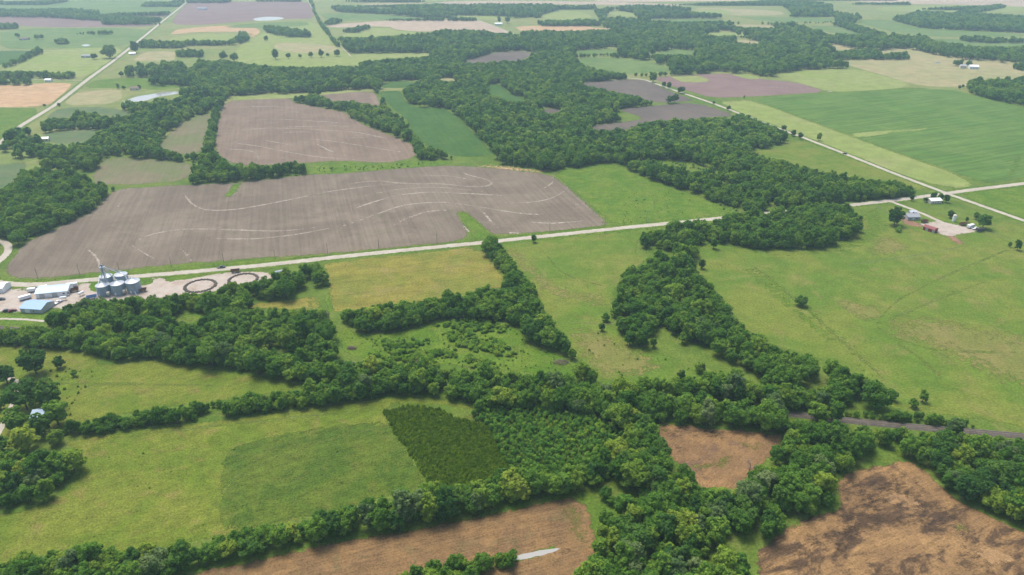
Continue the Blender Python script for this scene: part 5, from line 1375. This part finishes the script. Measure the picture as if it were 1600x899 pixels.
for px, py, an, lab in ((100,469.5,.3,'white fuel tank on legs in front of the long shed'), (128,462,1.2,'white fuel tank on legs between long shed and bins')):
    x, y = G(px, py)
    ft = empty('fuel_tank', (x, y, .05), an); tag(ft, lab, 'tank')
    b = MB(); prof = [(-2.0, .02), (-1.9, .55), (-1.6, .8), (1.6, .8), (1.9, .55), (2.0, .02)]
    n = 16; v = [(xx, rr * math.cos(2 * math.pi * i / n), 1.9 + rr * math.sin(2 * math.pi * i / n)) for xx, rr in prof for i in range(n)]
    b.add(v, [(k * n + i, k * n + (i + 1) % n, (k + 1) * n + (i + 1) % n, (k + 1) * n + i) for k in range(len(prof) - 1) for i in range(n)])
    b.build('tank_shell', M['white'], ft)
    for sx in (-1.2, 1.2):
        for sy in (-.5, .5): MB().tube((sx, sy, 0), (sx, sy, 1.4), .06, .06, 5).build('leg', M['rust'], ft)
# ------------------------------------------------------------------ vehicles
def wheels(root, xs, yw, r, w=.22):
    for x in xs:
        for s in (-1, 1):
            t = MB().tube((x, s * yw - w / 2, r), (x, s * yw + w / 2, r), r, r, 14).build('wheel', M['tyre'], root)
            MB().tube((x, s * yw - w / 2 - .01, r), (x, s * yw + w / 2 + .01, r), r * .55, r * .55, 10).build('rim', M['steel'], t)
def vehicle(kind, px, py, ang, paint, lab, cat):
    x, y = G(px, py)
    r = empty(kind, (x, y, .06), ang); tag(r, lab, cat)
    if kind in ('pickup_truck', 'car'):
        if kind == 'pickup_truck':
            body = [(-2.7, .45), (2.6, .45), (2.7, .75), (2.6, 1.02), (1.35, 1.1), (-.6, 1.1), (-.62, .72), (-2.6, .72), (-2.62, 1.1), (-2.7, 1.1)]
            cab = [(-.55, 1.1), (1.3, 1.1), (.65, 1.78), (-.45, 1.78)]
        else:
            body = [(-2.2, .4), (2.2, .4), (2.3, .7), (2.1, .92), (1.0, 1.0), (-1.9, 1.0), (-2.25, .8)]
            cab = [(-1.8, 1.0), (.95, 1.0), (.3, 1.52), (-1.3, 1.52)]
        MB().prism(body, -.92, .92).build('body', paint, r)
        MB().prism(cab, -.78, .78).build('cab', paint, r)
        cx0 = sum(q[0] for q in cab) / 4
        sh = [(cx0 + (q[0] - cx0) * .8, 1.16 + (q[1] - 1.1) * .8) for q in cab]
        MB().prism(sh, -.79, .79).build('window', M['glass'], r)
        a, b2 = cab[1], cab[2]
        MB().add([(a[0] + .01, -.66, a[1] + .08), (a[0] + .01, .66, a[1] + .08), (b2[0] + .04, .62, b2[1] - .06), (b2[0] + .04, -.62, b2[1] - .06)], [(0, 1, 2, 3)]).build('windscreen', M['glass'], r)
        for s in (-.65, .65): MB().box(body[2][0] - .1, body[2][0] + .02, s - .16, s + .16, .66, .82).build('headlight', M['white'], r)
        wheels(r, (-1.6, 1.6) if kind == 'pickup_truck' else (-1.35, 1.4), .84, .38 if kind == 'pickup_truck' else .33)
    elif kind == 'trailer':
        MB().box(-3.2, 3.2, -1.2, 1.2, .75, 2.6).build('box', paint, r)
        MB().box(-3.25, 3.25, -1.22, 1.22, .6, .76).build('frame', M['grey_roof'], r)
        MB().tube((3.2, 0, .65), (4.4, 0, .6), .08, .06, 6).build('drawbar', M['black'], r)
        wheels(r, (-.9, .2), 1.1, .4)
    elif kind == 'farm_wagon':
        MB().prism([(-2.6, 1.0), (2.6, 1.0), (3.0, 2.2), (2.85, 2.2), (2.5, 1.15), (-2.5, 1.15), (-2.85, 2.2), (-3.0, 2.2)], -1.1, 1.1).build('tub', paint, r)
        for s in (-1.15, 1.09): MB().prism([(-2.6, 1.0), (2.6, 1.0), (3.0, 2.2), (-3.0, 2.2)], s, s + .06).build('side_board', paint, r)
        MB().box(-2.2, 2.2, -.5, .5, .7, .99).build('frame', M['black'], r)
        MB().tube((2.2, 0, .75), (4.0, 0, .6), .07, .05, 6).build('drawbar', M['black'], r)
        wheels(r, (-1.7, 1.7), .95, .42)
    return r
E = NORTH
for k, px, py, an, pt, lab, cat in [
    ('pickup_truck', 346, 419, E + .02, 'cardark', 'dark pickup truck driving on the gravel road past the grain yard', 'truck'),
    ('trailer', 53, 456, E, 'carwhite', 'white box trailer behind the west end of the long shed', 'trailer'),
    ('trailer', 66, 453.5, E + .3, 'carwhite', 'white trailer on the grass strip behind the long shed', 'trailer'),
    ('trailer', 113, 448.5, E, 'carwhite', 'white trailer at the northeast corner of the long shed', 'trailer'),
    ('farm_wagon', 116, 456, E + .2, 'rust', 'rusty wagon at the east end of the long shed', 'wagon'),
    ('pickup_truck', 91, 474, E + 1.0, 'carwhite', 'white pickup parked between the two blue-roofed sheds', 'truck'),
    ('trailer', 40, 468, E + .5, 'carwhite', 'white trailer standing alone west of the long shed', 'trailer'),
    ('car', 2, 469, E, 'cardark', 'black car at the picture edge of the grain yard', 'car'),
    ('farm_wagon', 222, 456, E, 'rust', 'rusty wagon east of the grain bins', 'wagon'),
    ('farm_wagon', 144, 467, E + .2, 'tarp', 'blue wagon beside the west front bin', 'wagon'),
    ('car', 11, 487, E + .1, 'cardark', 'dark car west of the grey walled shed', 'car'),
    ('car', 20, 487, E + .4, 'carred', 'maroon car next to the grey walled shed', 'car'),
    ('trailer', 1516, 356, E + .2, 'carwhite', 'white trailer at the east side of the farmyard', 'trailer'),
    ('pickup_truck', 1524, 358.5, E - .3, 'carwhite', 'white pickup beside the farmyard trailer', 'truck'),
    ('trailer', 1531, 362, E - .1, 'cardark', 'dark trailer at the east edge of the farmyard', 'trailer'),
    ('farm_wagon', 1504, 352.5, E, 'rust', 'rusty wagon north of the farmyard gravel', 'wagon'),
    ('farm_wagon', 1444, 348, E + .1, 'rust', 'rusty wagon between farmhouse and farmyard', 'wagon'),
    ('car', 1242, 330.5, E + .03, 'cardark', 'dark car on the gravel road passing the roadside wood', 'car'),
    ('car', 1320, 241, E + 2.0, 'cardark', 'dark car on the road along the soybean field', 'car'),
    ('trailer', 1400, 686, E, 'carwhite', 'small white trailer at the grass gap below the railway', 'trailer'),
    ('farm_wagon', 438, 428, E + .3, 'carwhite', 'pale wagon by the dark patch at the end of the grain yard', 'wagon'),
    ('farm_wagon', 368, 426, E, 'rust', 'rusty wagon above the farther round pen', 'wagon'),
]:
    o = vehicle(k, px, py, an, M[pt], lab, cat)
    if px == 1400: o.scale = (.4, .5, .6)

# ------------------------------------------------------------------ poles along the road
ewp = GP(EW)
pole = None
for px, py, lab in [(60,437,'utility pole at the corner of the long tilled field'), (125,430,'utility pole opposite the long white shed'), (187,425.5,'utility pole behind the grain bins'), (268,417.5,'utility pole across the road from the nearer round pen'),
                    (350,411,'utility pole across the road from the dark pickup'), (430,404,'utility pole across the road from the farther pen'), (512,396,'utility pole above the corner of the hay field'), (592,388.5,'utility pole above the hay field'), (683,380.5,'utility pole just west of the grass waterway'),
                    (859,362.5,'utility pole east of the grass waterway'), (945,354,'utility pole at the east end of the tilled field'), (1010,347,'utility pole at the edge of the bright green pasture'), (1258,324.5,'utility pole beside the road at the roadside wood'), (1367,310,'utility pole between central wood and road')]:
    x, y = G(px, py)
    r = empty('utility_pole', (x, y, 0), NORTH); tag(r, lab, 'pole', 'utility poles along the gravel road')
    if pole is None:
        pole = (MB().tube((0, 0, 0), (0, 0, 8.5), .17, .11, 8).mesh('post'), MB().box(-.06, .06, -1.1, 1.1, 7.7, 7.85).mesh('crossarm'), MB().tube((0, 0, 7.85), (0, 0, 8.1), .05, .04, 6).mesh('insulator'))
        pole[0].materials.append(M['wood']); pole[1].materials.append(M['wood']); pole[2].materials.append(M['white'])
    link('post', pole[0], None, r)
    ca = link('crossarm', pole[1], None, r)
    for s in (-.95, .95):
        i_ = link('insulator', pole[2], None, ca); i_.location = (0, s, 0)

# ------------------------------------------------------------------ haze
HAZE = 0.00015
HB = 9400.0
b = MB().box(-HB, HB, -HB, HB, -1.0, H + 4)
m, nt, out = new_mat('hazy_air')
pv = N(nt, 'ShaderNodeVolumePrincipled')
pv.inputs['Color'].default_value = (0.60, 0.82, 1.0, 1)
pv.inputs['Density'].default_value = HAZE
pv.inputs['Anisotropy'].default_value = 0.3
nt.links.new(pv.outputs[0], out.inputs['Volume'])
hz = b.build('haze', m)
tag(hz, 'pale blue haze over the far fields', 'haze', kind='stuff')
